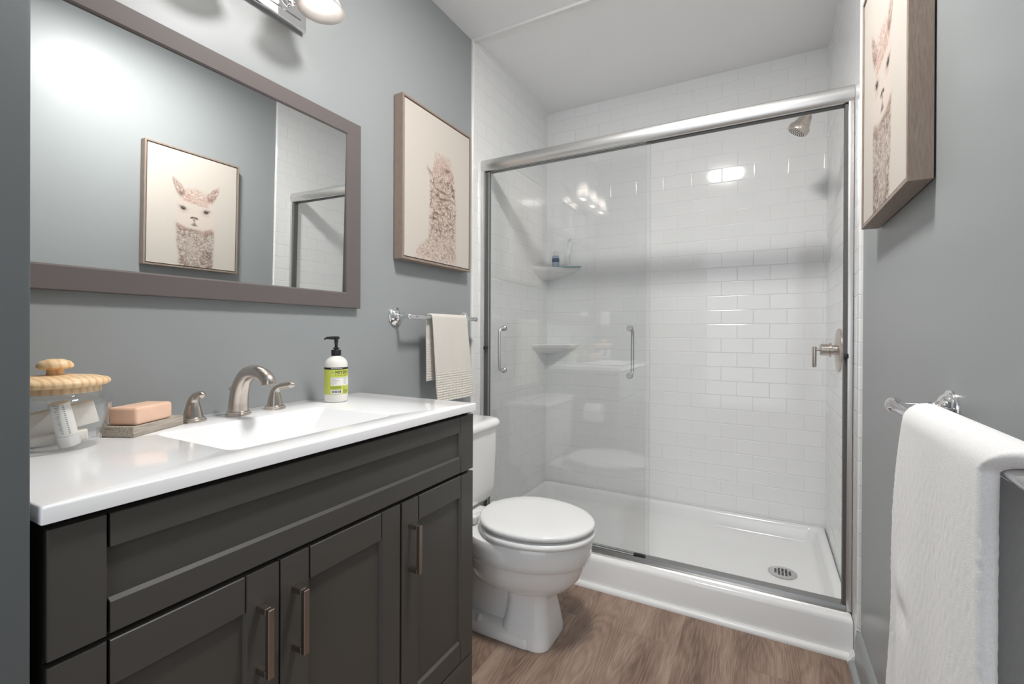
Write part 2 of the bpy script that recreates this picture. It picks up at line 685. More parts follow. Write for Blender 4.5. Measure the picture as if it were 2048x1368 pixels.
# ------------------------------------------------------------------ the room
bm = B()
box(bm, XL - 0.1, XH + 0.1, YF - 0.1, YB + 0.1, -0.08, 0.0)
struct('floor', bm, M['floor'], 'brown wood look plank floor', 'floor', smooth=0)
bm = B()
box(bm, XL - 0.1, XH + 0.1, YF - 0.1, YB + 0.1, ZC, ZC + 0.08)
struct('ceiling', bm, M['ceiling'], 'plain white ceiling', 'ceiling', smooth=0)
YTL, YTR = 1.8415, 1.8105                           # where the tile starts on the left and right walls
bm = B()
box(bm, XL - 0.1, XL, 0.0, YB + 0.1, 0, ZC)
struct('wall_left', bm, M['paint'], 'grey painted wall behind the mirror and vanity', 'wall', smooth=0)
bm = B()
box(bm, XR, XR + 0.1, 0.26, YB + 0.1, 0, ZC)
struct('wall_right', bm, M['paint'], 'grey painted wall with the bath towel', 'wall', smooth=0)
bm = B()
box(bm, XL, XR, YB, YB + 0.1, 0.0, ZC)
struct('wall_back', bm, M['tile_x'], 'white subway tiled back wall of the shower', 'wall', smooth=0)
bm = B()
box(bm, XL, XL + 0.009, YTL + 0.014, YB, 0.128, ZC)
struct('wall_shower_left', bm, M['tile_y'], 'white subway tile on the left side of the shower', 'wall', smooth=0)
bm = B()
box(bm, XR - 0.009, XR, YTR + 0.02, YB, 0.0, ZC)
struct('wall_shower_right', bm, M['tile_y'], 'white subway tile on the shower valve wall', 'wall', smooth=0)
# stub wall at the left edge of the view with shade put into its colour, and the wall with the doorway behind the camera
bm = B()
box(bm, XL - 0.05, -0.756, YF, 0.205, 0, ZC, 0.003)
struct('wall_entry', bm, M['paint_shaded'], 'shade-darkened grey stub wall beside the left end of the vanity', 'wall')
bm = B()
box(bm, -0.756, XH, YF - 0.1, YF, 0, ZC)
struct('wall_front', bm, M['paint'], 'grey end wall of the hall behind the viewer', 'wall', smooth=0)
bm = B()
box(bm, XH, XH + 0.1, YF, 0.16, 0, ZC)
box(bm, XR, XH + 0.1, 0.16, 0.26, 0, ZC)
struct('wall_hall', bm, M['paint'], 'grey side wall of the hall behind the viewer', 'wall', smooth=0)

# tile edge trims
bm = B()
prism(bm, [(XL, YTL), (XL + 0.007, YTL), (XL + 0.0105, YTL + 0.003), (XL + 0.0105, YTL + 0.014), (XL, YTL + 0.014)], 'Z', 0.0, ZC)
struct('trim_1', bm, M['trim'], 'thin white edge strip where tile meets the grey left wall', 'trim', smooth=0)
bm = B()
prism(bm, [(XR, YTR), (XR - 0.006, YTR), (XR - 0.011, YTR + 0.005), (XR - 0.011, YTR + 0.02), (XR, YTR + 0.02)], 'Z', 0.13, ZC)
struct('trim_2', bm, M['tile_y'], 'bullnose tile edge on the right wall', 'trim', smooth=0)
bm = B()
prism(bm, [(YTL, ZC), (YTL + 0.002, ZC - 0.010), (YTL + 0.02, ZC - 0.010), (YTL + 0.022, ZC)], 'X', XL, XR)
struct('trim_3', bm, M['trim'], 'white ceiling bead across the front of the shower', 'trim', smooth=0)
bm = B()
prism(bm, [(XL + 0.009, ZC), (XL + 0.02, ZC), (XL + 0.009, ZC - 0.012)], 'Y', YTL + 0.022, YB)
struct('trim_4', bm, M['trim'], 'white caulk bead along the left of the shower ceiling', 'trim', smooth=0)

bm = B()
prism(bm, [(XL + 0.009, YB), (XL + 0.018, YB), (XL + 0.011, YB - 0.002), (XL + 0.009, YB - 0.009)], 'Z', 0.132, ZC - 0.012)
struct('trim_6', bm, M['trim'], 'white caulk line up the back left corner of the shower', 'trim', smooth=0)
# right baseboard with shoe moulding
bm = B()
prism(bm, [(XR, 0), (XR - 0.014, 0), (XR - 0.014, 0.10), (XR - 0.009, 0.122), (XR - 0.004, 0.13), (XR, 0.13)], 'Y', 0.26, YTR + 0.012)
arc = [(XR - 0.014 - 0.016 * math.sin(a), 0.018 * math.cos(a)) for a in [i * PI / 12 for i in range(7)]]
prism(bm, [(XR - 0.012, 0)] + [(XR - 0.012, 0.018)] + arc, 'Y', 0.26, YTR + 0.03)
struct('baseboard_right', bm, M['paint'], 'grey painted baseboard under the bath towel', 'baseboard', smooth=40)
# white cove along the curb
bm = B()
arc = [(1.873 - 0.018 * math.sin(a), 0.018 * math.cos(a) + 0.003 * math.sin(a)) for a in [i * PI / 16 for i in range(9)]]
prism(bm, [(1.874, 0), (1.874, 0.018)] + arc + [(1.855, 0)], 'X', XL, XR - 0.011)
prism(bm, [(XR - 0.010, 0), (XR - 0.010, 0.035), (XR - 0.022, 0.02), (XR - 0.030, 0)], 'Y', 1.838, 1.874)
struct('trim_5', bm, M['trim'], 'white quarter round along the foot of the shower curb', 'trim', smooth=50)

# ------------------------------------------------------------------ shower base
t = thing('shower_tray', 'white moulded shower pan with a low curb', 'shower pan', (-0.48, 2.28, 0))
bm = B()
x0, x1, y0, y1 = XL + 0.002, XR - 0.010, 1.874, YB - 0.001
cx, cy, hx, hy = (x0 + x1) / 2, (y0 + y1) / 2, (x1 - x0) / 2, (y1 - y0) / 2


def rr(a, b, c, d, r, z):
    return ring_at(rrect((a + b) / 2, (c + d) / 2, (b - a) / 2, (d - c) / 2, r), z)


rings = [rr(x0, x1, y0, y1, 0.004, 0.0), rr(x0, x1, y0, y1, 0.004, 0.112),
         rr(x0 + .001, x1 - .001, y0 + .003, y1 - .001, 0.006, 0.123), rr(x0 + .004, x1 - .004, y0 + .010, y1 - .004, 0.008, 0.1295), rr(x0 + .01, x1 - .01, y0 + .02, y1 - .008, 0.01, 0.131),
         rr(x0 + .028, x1 - .028, y0 + .086, y1 - .026, 0.03, 0.131), rr(x0 + .034, x1 - .034, y0 + .094, y1 - .032, 0.035, 0.126),
         rr(x0 + .040, x1 - .040, y0 + .102, y1 - .038, 0.04, 0.112), rr(x0 + .048, x1 - .048, y0 + .110, y1 - .046, 0.045, 0.066),
         rr(x0 + .056, x1 - .056, y0 + .118, y1 - .054, 0.05, 0.056), rr(x0 + .075, x1 - .075, y0 + .137, y1 - .07, 0.05, 0.051),
         rr(x0 + .35, x1 - .16, y0 + .24, y1 - .22, 0.06, 0.043)]
loft(bm, rings)
link('pan', bm, M['acrylic'], t, 60)
dr = B()
lathe(dr, [(0.0, 0), (0.053, 0), (0.056, 0.002), (0.056, 0.003), (0.05, 0.0045), (0.0, 0.0045)], (0.076, 2.300, 0.0435), segs=40)
d = link('drain_cover', dr, M['alu'], t)
dh = B()
for i in range(-2, 3):
    for j in range(-2, 3):
        if abs(i) + abs(j) < 4:
            px, py = 0.076 + i * 0.0135, 2.300 + j * 0.0135
            box(dh, px - 0.0045, px + 0.0045, py - 0.0045, py + 0.0045, 0.0478, 0.0484)
link('drain_hole', dh, M['dark'], d, 0)

# ------------------------------------------------------------------ shower enclosure
t = thing('shower_enclosure', 'brushed metal framed sliding glass shower doors, both slid to the left', 'shower door', (-0.48, 1.93, 0.131))
bm = B()
prof = [(1.968, 1.931), (1.935, 1.931), (1.925, 1.930), (1.917, 1.924), (1.9125, 1.913), (1.9115, 1.902), (1.9125, 1.891), (1.916, 1.881), (1.922, 1.8735), (1.930, 1.872), (1.932, 1.876), (1.958, 1.876), (1.960, 1.872), (1.968, 1.872)]
prism(bm, prof, 'X', XL + 0.010, XR - 0.010)
link('header', bm, M['alu'], t, 28)
bm = B()
box(bm, XL + 0.012, XR - 0.012, 1.934, 1.956, 1.8690, 1.8758)
link('roller_track', bm, M['alu_dark'], t, 0)
for side in (0, 1):
    bm = B()
    if side == 0:
        a, b, c = XL + 0.0105, XL + 0.030, XL + 0.046
    else:
        a, b, c = XR - 0.0105, XR - 0.026, XR - 0.035
    lo, hi = sorted((a, b))
    box(bm, lo, hi, 1.916, 1.962, 0.133, 1.872, 0.0015)
    j = link('jamb', bm, M['alu'], t)
    bm = B()
    lo, hi = sorted((b, c))
    box(bm, lo, hi, 1.926, 1.954, 0.15, 1.868)
    link('gasket', bm, M['alu_dark'], j, 0)
    bm = B()
    mx = (b + c) / 2
    box(bm, mx - 0.007, mx + 0.007, 1.908, 1.930, 0.997, 1.012, 0.001)
    link('bumper', bm, M['black'], j)
bm = B()
prism(bm, [(1.897, 0.1312), (1.902, 0.136), (1.918, 0.1375), (1.921, 0.150), (1.960, 0.150), (1.962, 0.1312)], 'X', XL + 0.03, XR - 0.026)
link('bottom_track', bm, M['alu_track'], t, 20)
bm = B()
box(bm, -0.475, -0.428, 1.921, 1.936, 0.1502, 0.160, 0.001)
link('guide', bm, M['black'], t)
for k, (y, xa, xb) in enumerate(((1.928, XL + 0.048, -0.431), (1.946, XL + 0.050, -0.417))):
    bm = B()
    box(bm, xa, xb, y - 0.003, y + 0.003, 0.152, 1.868, 0.0006, 1)
    g = link('glass_door', bm, [M['glass'], M['glass_edge']], t, 0)
    for p_ in g.data.polygons:
        if abs(p_.normal.y) < 0.5:
            p_.material_index = 1
    # D handle: outside on the front door's left edge, inside on the rear door's right edge
    hx_ = -1.105 if k == 0 else -0.500
    s = -1 if k == 0 else 1
    bm = B()
    yy = y + s * 0.003
    path = [(hx_, yy, 1.101), (hx_, yy + s * 0.022, 1.101), (hx_, yy + s * 0.034, 1.096), (hx_, yy + s * 0.040, 1.084), (hx_, yy + s * 0.041, 1.06),
            (hx_, yy + s * 0.041, 0.94), (hx_, yy + s * 0.040, 0.916), (hx_, yy + s * 0.034, 0.904), (hx_, yy + s * 0.022, 0.899), (hx_, yy, 0.899)]
    tube(bm, path, 0.0075, 14)
    for z in (0.899, 1.101):
        lathe(bm, [(0.0135, 0), (0.0135, 0.004), (0.011, 0.006), (0.0, 0.006)], (hx_, yy, z), (0, s, 0), 20)
        lathe(bm, [(0.0135, 0), (0.0135, 0.004), (0.011, 0.007), (0.006, 0.007), (0.0055, 0.004), (0, 0.004)], (hx_, y - s * 0.003, z), (0, -s, 0), 20)
    link('pull_handle', bm, M['alu'], g)

# ------------------------------------------------------------------ shower fittings
t = thing('showerhead', 'brushed nickel shower head angled from the right shower wall', 'shower head', (XR - 0.009, 2.29, 1.985))
hd = Vector((-0.52, 0.0, -0.85)).normalized()
face = Vector((0.118, 2.29, 1.936))
bm = B()
lathe(bm, [(0.0, 0), (0.037, 0.0), (0.041, 0.003), (0.0415, 0.022), (0.039, 0.026), (0.035, 0.028), (0.021, 0.072), (0.014, 0.082), (0.0, 0.084)], face, -hd, 36)
h = link('head', bm, M['nickel'], t)
bm = B()
u, w = frame_of(hd)
for rr_, n in ((0.007, 5), (0.015, 10), (0.023, 15), (0.030, 20)):
    for i in range(n):
        a = 2 * PI * i / n
        c = face + (u * math.cos(a) + w * math.sin(a)) * rr_
        lathe(bm, [(0.0019, -0.0005), (0.0017, 0.0012), (0.0, 0.0012)], c, hd, 6)
link('nozzle', bm, M['black'], h)
bm = B()
st = face - hd * 0.08
tube(bm, bez([st, st - hd * 0.03, st - hd * 0.05 + Vector((0.022, 0, 0.004)), (XR - 0.03, 2.29, 2.045), (XR - 0.009, 2.29, 2.047)], 20), 0.0085, 14)
link('arm', bm, M['nickel'], t)
bm = B()
lathe(bm, [(0.028, 0), (0.028, 0.004), (0.014, 0.012), (0.0, 0.012)], (XR - 0.009, 2.29, 2.047), (-1, 0, 0), 28)
link('flange', bm, M['nickel'], t)

t = thing('shower_valve', 'brushed nickel shower valve with round plate and lever', 'valve', (XR - 0.009, 2.25, 1.015))
bm = B()
lathe(bm, [(0.087, 0), (0.087, 0.004), (0.081, 0.008), (0.05, 0.010), (0.046, 0.013), (0.03, 0.012), (0.0, 0.012)], (XR - 0.009, 2.25, 1.015), (-1, 0, 0), 48)
link('escutcheon', bm, M['nickel'], t)
bm = B()
lathe(bm, [(0.02, 0.010), (0.02, 0.028), (0.028, 0.028), (0.028, 0.034), (0.0235, 0.035), (0.0235, 0.062), (0.0205, 0.066), (0.0, 0.066)], (XR - 0.009, 2.25, 1.015), (-1, 0, 0), 32)
link('body', bm, M['nickel'], t)
bm = B()
tube(bm, [(XR - 0.073, 2.25, 1.015), (XR - 0.094, 2.25, 1.015)], 0.0055, 14)
lathe(bm, [(0.0, 0), (0.0075, 0.001), (0.008, 0.003), (0.008, 0.082), (0.0075, 0.085), (0.0, 0.086)], (XR - 0.094, 2.25, 0.942), (0, 0, 1), 20)
link('lever', bm, M['nickel'], t)

# corner shelves
for zt, lab in ((1.480, 'upper white corner shelf in the shower holding a bottle and brush'), (1.009, 'lower white corner shelf in the shower with nothing on it')):
    bm = B()
    cx0, cy0 = XL + 0.009, YB
    Lg = 0.225
    out = [(cx0, cy0), (cx0, cy0 - Lg)]
    for i in range(1, 12):
        a = i / 12
        bx, by = cx0 + Lg * a, cy0 - Lg * (1 - a)
        bulge = 0.012 * math.sin(PI * a)
        out.append((bx + bulge * 0.7, by - bulge * 0.7))
    out.append((cx0 + Lg, cy0))

    def sc(f, z):
        return [(cx0 + (x - cx0) * f, cy0 + (y - cy0) * f, z) for x, y in out]
    loft(bm, [sc(0.22, zt - 0.066), sc(0.55, zt - 0.047), sc(0.86, zt - 0.026), sc(0.94, zt - 0.019), sc(0.985, zt - 0.008), sc(1.0, zt - 0.004), sc(1.0, zt - 0.001), sc(0.992, zt)])
    tag(link('corner_shelf', bm, M['porcelain'], None, 30), lab, 'shelf', 'corner shelves')

zs = 1.477
t = thing('shower_bottle', 'small white capped bottle with a navy and pale blue label on the upper corner shelf', 'bottle', (-1.134, 2.615, zs))
bm = B()
lathe(bm, [(0.0, 0), (0.021, 0), (0.0225, 0.003), (0.0225, 0.070), (0.019, 0.076), (0.0, 0.076)], (-1.134, 2.615, zs), segs=24)
link('body', bm, M['paleblue'], t)
bm = B()
lathe(bm, [(0.0228, 0.036), (0.0228, 0.060)], (-1.134, 2.615, zs), segs=24, cap0=False, cap1=False)
link('label', bm, M['navy'], t)
bm = B()
lathe(bm, [(0.014, 0.0762), (0.014, 0.104), (0.012, 0.107), (0.0, 0.107)], (-1.134, 2.615, zs), segs=20)
link('cap', bm, M['whiteplastic'], t)

t = thing('back_brush', 'white plastic brush with a loop handle leaning on the upper corner shelf', 'brush', (-1.082, 2.66, zs))
bm = B()
ringsb = []
for z, wv, tk in ((0.0, 0.033, 0.010), (0.004, 0.036, 0.012), (0.018, 0.031, 0.012), (0.034, 0.018, 0.010), (0.055, 0.0125, 0.008), (0.08, 0.0125, 0.008), (0.100, 0.017, 0.008), (0.115, 0.014, 0.006), (0.12, 0.008, 0.005)):
    xs = -1.087 + 0.09 * z
    ys = 2.655 + 0.22 * z
    pts = rrect(0, 0, wv, tk / 1.2, tk / 1.3, 4)
    ringsb.append([(xs + p[0], ys + p[1], zs + z) for p in pts])
loft(bm, ringsb)
link('head', bm, M['whiteplastic'], t, 60)
bm = B()
lp = [(-1.078 + 0.015 * math.sin(a) + 0.09 * 0.0 - 0.0 + 0.004 * (1 - math.cos(a)), 2.683 + 0.004 * (1 - math.cos(a)), zs + 0.112 + 0.040 * (1 - math.cos(a))) for a in [2 * PI * i / 24 for i in range(25)]]
tube(bm, lp, 0.0032, 8)
link('loop', bm, M['whiteplastic'], t, 60)
bm = B()
prism(bm, [(-1.125, 2.602), (-0.985, 2.637), (-0.985, 2.662), (-1.05, 2.652), (-1.125, 2.634)], 'Z', zs + 0.0005, zs + 0.009)
tag(link('sachet', bm, M['teal'], None, 0), 'flat pale teal packet lying at the right end of the upper corner shelf', 'packet')

# ------------------------------------------------------------------ vanity cabinet
XD = -0.763
t = thing('vanity_cabinet', 'charcoal grey shaker bathroom vanity cabinet with three doors', 'cabinet', (-1.0, 0.685, 0))
bm = B()
xb_ = XD - 0.0195
box(bm, XL + 0.001, xb_, 0.222, 0.238, 0.002, 0.848)          # ends, back, floor and front rails of the carcase
box(bm, XL + 0.001, xb_, 1.130, 1.146, 0.002, 0.848)
box(bm, XL + 0.001, XL + 0.012, 0.238, 1.130, 0.002, 0.848)
box(bm, XL + 0.012, xb_, 0.238, 1.130, 0.100, 0.116)
box(bm, xb_ - 0.018, xb_, 0.238, 1.130, 0.668, 0.836)
box(bm, xb_ - 0.028, xb_ - 0.010, 0.238, 1.130, 0.80, 0.848)
box(bm, xb_ - 0.018, xb_, 0.516, 0.536, 0.116, 0.668)
box(bm, xb_ - 0.018, xb_, 0.830, 0.850, 0.116, 0.668)
link('body', bm, M['cabinet'], t, 0)
bm = B()
box(bm, XD - 0.0195, XD - 0.0005, 0.222, 1.148, 0.002, 0.126, 0.001)
link('base_rail', bm, M['cabinet'], t)


def shaker(y0, y1, z0, z1, sl, sr, rt, rb):
    bm = B()
    xb = XD - 0.019
    ch, dp = 0.004, 0.0085
    e = 0.0012

    def stile(a, b, inner):
        # inner: +1 chamfer on the b side, -1 on the a side
        if inner > 0:
            poly = [(xb, a), (XD - e, a), (XD, a + e), (XD, b - ch), (XD - dp, b), (xb, b)]
        else:
            poly = [(xb, a), (XD - dp, a), (XD, a + ch), (XD, b - e), (XD - e, b), (xb, b)]
        prism(bm, poly, 'Z', z0, z1)
    stile(y0, y0 + sl, 1)
    stile(y1 - sr, y1, -1)
    q = 0.0009
    ya, yb = y0 + sl + 0.0008, y1 - sr - 0.0008
    zt, zb = z1 - rt, z0 + rb
    prism(bm, [(xb, z1), (XD - q - e, z1), (XD - q, z1 - e), (XD - q, zt + ch * 0.6), (XD - dp, zt), (xb, zt)], 'Y', ya, yb)
    prism(bm, [(xb, z0), (XD - q - e, z0), (XD - q, z0 + e), (XD - q, zb - ch), (XD - dp, zb), (xb, zb)], 'Y', ya, yb)
    box(bm, xb, XD - dp - 0.0005, y0 + sl - 0.004, y1 - sr + 0.004, z0 + rb - 0.004, z1 - rt + 0.004)
    return bm


link('drawer_front', shaker(0.221, 1.148, 0.677, 0.8375, 0.061, 0.063, 0.047, 0.046), M['cabinet'], t, 20)
for (a, b, hy_) in ((0.221, 0.5245, 0.487), (0.528, 0.8365, 0.555), (0.8435, 1.148, 0.8705)):
    d = link('door', shaker(a, b, 0.130, 0.668, 0.061, 0.061, 0.063, 0.061), M['cabinet'], t, 20)
    bm = B()
    xh = XD + 0.035
    box(bm, xh - 0.010, xh, hy_ - 0.0055, hy_ + 0.0055, 0.494, 0.611, 0.0008, 1)
    for z in (0.494, 0.600):
        box(bm, XD, xh - 0.0095, hy_ - 0.0055, hy_ + 0.0055, z, z + 0.011, 0.0008, 1)
    link('handle', bm, M['pull'], d)

# ------------------------------------------------------------------ countertop with sink
t = thing('sink_countertop', 'glossy white countertop with an integral rectangular sink', 'countertop', (-1.0, 0.685, 0.8485))
bm = B()
ox0, ox1, oy0, oy1 = XL + 0.001, -0.753, 0.213, 1.1495
sx0, sx1, sy0, sy1 = -1.098, -0.822, 0.474, 0.880
zt = 0.870


def q(a, b, c, d_, r, z, k=6):
    return ring_at(rrect((a + b) / 2, (c + d_) / 2, (b - a) / 2, (d_ - c) / 2, r, k), z)


rings = [q(sx0 + .06, sx1 - .06, sy0 + .09, sy1 - .09, .02, 0.8486 - 0.001),
         q(ox0, ox1, oy0, oy1, 0.003, 0.8486), q(ox0, ox1, oy0, oy1, 0.003, zt - 0.003), q(ox0 + .0008, ox1 - .0008, oy0 + .0008, oy1 - .0008, 0.003, zt - 0.0008), q(ox0 + .003, ox1 - .003, oy0 + .003, oy1 - .003, 0.003, zt)]
rim = [(0.0, 0.0, .022), (0.0015, -0.0006, .021), (0.004, -0.003, .02), (0.007, -0.008, .02)]
for o_, dz, r in rim:
    rings.append(q(sx0 + o_, sx1 - o_, sy0 + o_, sy1 - o_, r, zt + dz))
rings.append(q(sx0 + .014, sx1 - .03, sy0 + .03, sy1 - .055, .03, zt - 0.045))
rings.append(q(sx0 + .022, sx1 - .05, sy0 + .045, sy1 - .095, .035, zt - 0.085))
rings.append(q(sx0 + .032, sx1 - .062, sy0 + .06, sy1 - .115, .04, zt - 0.102))
rings.append(q(sx0 + .05, sx1 - .08, sy0 + .08, sy1 - .135, .04, zt - 0.108))
rings.append(q(sx0 + .09, sx1 - .12, sy0 + .14, sy1 - .19, .03, zt - 0.111))
# the underside is closed to the slab edge only; the basin hangs below it inside the cabinet
loft(bm, rings[1:], cap0=False, cap1=True)
link('counter', bm, M['counter'], t, 50)
bm = B()
lathe(bm, [(0.0, 0), (0.022, 0), (0.022, 0.003), (0.0, 0.005)], ((sx0 + sx1) / 2 - 0.015, 0.655, zt - 0.1112), segs=24)
link('drain', bm, M['nickel'], t)

# ------------------------------------------------------------------ faucet
t = thing('faucet', 'brushed nickel widespread faucet with arched spout and two levers', 'faucet', (-1.168, 0.69, zt))
bm = B()
lathe(bm, [(0.0, 0), (0.0285, 0), (0.0285, 0.004), (0.026, 0.0055), (0.026, 0.008), (0.022, 0.011), (0.0, 0.011)], (-1.168, 0.69, zt + 0.0002), segs=32)
sp_path = bez([(-1.168, 0.69, zt + 0.008), (-1.166, 0.69, zt + 0.040), (-1.156, 0.69, zt + 0.074), (-1.134, 0.69, zt + 0.101), (-1.101, 0.69, zt + 0.111), (-1.068, 0.69, zt + 0.106), (-1.048, 0.69, zt + 0.093), (-1.044, 0.69, zt + 0.082)], 36)
n = len(sp_path)
tube(bm, sp_path, [0.0232 - 0.0072 * min(1, i / (n * 0.66)) for i in range(n)], 20)
link('spout', bm, M['nickel'], t, 50)
bm = B()
tube(bm, [(-1.2, 0.69, zt), (-1.2, 0.69, zt + 0.062)], 0.0025, 10)
lathe(bm, [(0.0, 0), (0.005, 0.001), (0.005, 0.007), (0.0, 0.009)], (-1.2, 0.69, zt + 0.06), segs=14)
link('lift_rod', bm, M['nickel'], t)
for hy_, la in ((0.588, -8), (0.792, 22)):
    bm = B()
    c = Vector((-1.173, hy_, zt + 0.0002))
    lathe(bm, [(0.0, 0), (0.027, 0), (0.027, 0.004), (0.0245, 0.0055), (0.0245, 0.008), (0.021, 0.010), (0.0, 0.010)], c, segs=30)
    dirv = Vector((math.cos(math.radians(la)), math.sin(math.radians(la)), 0))
    lp = bez([c + Vector((0, 0, 0.008)), c + Vector((0, 0, 0.03)), c + dirv * 0.002 + Vector((0, 0, 0.048)), c + dirv * 0.014 + Vector((0, 0, 0.060)), c + dirv * 0.034 + Vector((0, 0, 0.0645)), c + dirv * 0.058 + Vector((0, 0, 0.0665))], 30)
    n = len(lp)
    rad = [max(0.0065, 0.0205 - 0.0125 * min(1, i / (n * 0.55))) + (0.0012 * max(0, (i - n * 0.7) / (n * 0.3))) for i in range(n)]
    for q_, f_ in ((-4, 0.98), (-3, 0.85), (-2, 0.62), (-1, 0.25)):
        rad[q_] *= f_
    tube(bm, lp, rad, 18)
    link('lever_handle', bm, M['nickel'], t, 50)

# ------------------------------------------------------------------ soap dispenser
bx, by = -1.138, 0.966
t = thing('soap_dispenser', 'pump bottle of liquid hand soap with a lime green label on the counter', 'soap bottle', (bx, by, zt))
bm = B()
R = 0.0335
lathe(bm, [(0.0, 0.0005), (R - 0.004, 0.0003), (R - 0.0012, 0.002), (R, 0.007), (R, 0.108), (R - 0.001, 0.117), (R - 0.005, 0.126), (R - 0.012, 0.132), (0.0145, 0.136), (0.0135, 0.139), (0.0, 0.139)], (bx, by, zt), segs=48)
link('body', bm, M['bottle'], t, 50)
bm = B()
lathe(bm, [(0.0142, 0.1382), (0.0142, 0.155), (0.0135, 0.156), (0.006, 0.156), (0.006, 0.159), (0.0095, 0.159), (0.0095, 0.162), (0.005, 0.163), (0.0, 0.163)], (bx, by, zt), segs=28)
link('collar', bm, M['black'], t)
bm = B()
lathe(bm, [(0.0, 0.162), (0.0046, 0.162), (0.0046, 0.176), (0.0058, 0.177), (0.0058, 0.191), (0.0, 0.191)], (bx, by, zt), segs=18)
pd = Vector((-0.62, -0.78, 0)).normalized()
pz = zt + 0.1915
c = Vector((bx, by, pz))
tube(bm, [c - pd * 0.010, c - pd * 0.006, c + pd * 0.012, c + pd * 0.026, c + pd * 0.031 + Vector((0, 0, -0.002)), c + pd * 0.033 + Vector((0, 0, -0.005))], [0.003, 0.0078, 0.0075, 0.0055, 0.004, 0.003], 14, True, (1.0, 0.32))
link('pump_head', bm, M['black'], t, 50)
th0 = math.atan2(-by, -bx)                     # towards the viewer's side of the bottle


def wrap(phi0, phi1, z0, z1, r, n=40):
    b_ = B()
    ra = [[(bx + r * math.cos(th0 + phi0 + (phi1 - phi0) * i / n), by + r * math.sin(th0 + phi0 + (phi1 - phi0) * i / n), z) for i in range(n + 1)] for z in (z0, z1)]
    loft(b_, ra, False, False, closed=False)
    return b_


lab = link('label', wrap(-1.75, 1.75, zt + 0.025, zt + 0.101, R + 0.0004), M['label'], t)
lab['label'] = 'lime green printed label'


def joined(bms):
    b_ = B()
    for x in bms:
        me = bpy.data.meshes.new('tmp')
        x.to_mesh(me)
        x.free()
        b_.from_mesh(me)
        bpy.data.meshes.remove(me)
    return b_


def wtext(s, size, phi, z, bold=0.0, spacing=1.0, squash=1.0, r=None):
    if bold:                                   # heavier strokes: the letters laid over themselves a hair apart
        parts_ = []
        for q_, (dx_, dy_) in enumerate(((-bold, 0), (bold, 0), (0, bold))):
            c_ = text_mesh(s, size, 0.0, spacing)
            bmesh.ops.translate(c_, verts=c_.verts, vec=(dx_, dy_, 0))
            parts_.append(c_)
        b_ = joined(parts_)
    else:
        b_ = text_mesh(s, size, 0.0, spacing)
    rr_ = r or R + 0.0009
    for v in b_.verts:
        a = th0 + phi + v.co.x * squash / rr_
        v.co = Vector((bx + rr_ * math.cos(a), by + rr_ * math.sin(a), z + v.co.y))
    return b_


link('label_band', wrap(-1.75, 1.75, zt + 0.0985, zt + 0.1045, R + 0.0006), M['ink'], lab)
link('white_panel', joined([wrap(-0.44, 1.6, zt + 0.051, zt + 0.0755, R + 0.0006), wrap(-0.44, 0.52, zt + 0.0265, zt + 0.0385, R + 0.0006)]), M['paper'], lab)
link('brand_lettering', joined([
    wtext("MRS.", 0.0032, -0.35, zt + 0.0885, 0.0),
    wtext("MEYER'S", 0.0124, -0.07, zt + 0.0858, 0.00022, 1.12, 0.84),
    wtext("CLEAN DAY", 0.0052, -0.09, zt + 0.0793, 0.00006, 1.6, 0.95)]), M['ink'], lab)


def ticks(seed, phi, z, width, h_, step=0.02):
    # print too small to read in the photograph: a row of word length dashes
    rs = random.Random(seed)
    out_ = []
    a_ = phi
    while a_ < phi + width:
        w_ = rs.uniform(0.6, 2.2) * step
        out_.append(wrap(a_, min(a_ + w_, phi + width), z, z + h_, R + 0.0009, 2))
        a_ += w_ + step * 0.35
    return out_


link('band_print', joined(ticks(1, -0.42, zt + 0.1006, 0.95, 0.0016, 0.035)), M['paper'], lab)
link('small_print', joined(sum([ticks(10 + i, -0.38, zt + 0.0728 - 0.0036 * i, w_, 0.0011, 0.05) for i, w_ in enumerate((1.6, 0.32, 0.62, 0.5, 0.42, 0.22))], []) +
                           sum([ticks(30 + i, 0.66, zt + 0.0692 - 0.0034 * i, w_, 0.0011, 0.05) for i, w_ in enumerate((0.3, 0.4, 0.25, 0.25, 0.3))], [])), M['greyink'], lab)
link('green_print', joined(sum([ticks(50 + i, -0.46, zt + 0.0468 - 0.0030 * i, 0.90, 0.0014, 0.05) for i in range(3)], []) + [wtext("C1", 0.0085, 0.56, zt + 0.0420, 0.0)] +
                           sum([ticks(60 + i, 0.60, zt + 0.0370 - 0.0028 * i, 0.5, 0.0014, 0.05) for i in range(4)], [])), M['green_ink'], lab)
bars = []
a = -0.36
random.seed(9)
while a < 0.42:
    wv = random.choice((0.010, 0.018, 0.03))
    bars.append(wrap(a, a + wv, zt + 0.0290, zt + 0.0370, R + 0.0009, 1))
    a += wv + random.choice((0.012, 0.02, 0.03))
link('barcode', joined(bars), M['ink'], lab)

# ------------------------------------------------------------------ soap bar on a wooden dish
u1 = Vector((-0.452, 0.892, 0)).normalized()
u2 = Vector((-u1.y, u1.x, 0))                 # towards the wall, at right angles
if u2.x > 0:
    u2 = -u2
corner = Vector((-1.092, 0.440, 0))


def turned(name, a0, a1, b0, b1, z0, z1, bev, seg, m, smooth):
    b_ = B()
    box(b_, a0, a1, b0, b1, z0, z1, bev, seg)
    o_ = link(name, b_, m, None, smooth)
    o_.location = (corner.x, corner.y, 0)
    o_.rotation_euler = (0, 0, math.atan2(u1.y, u1.x))
    return o_


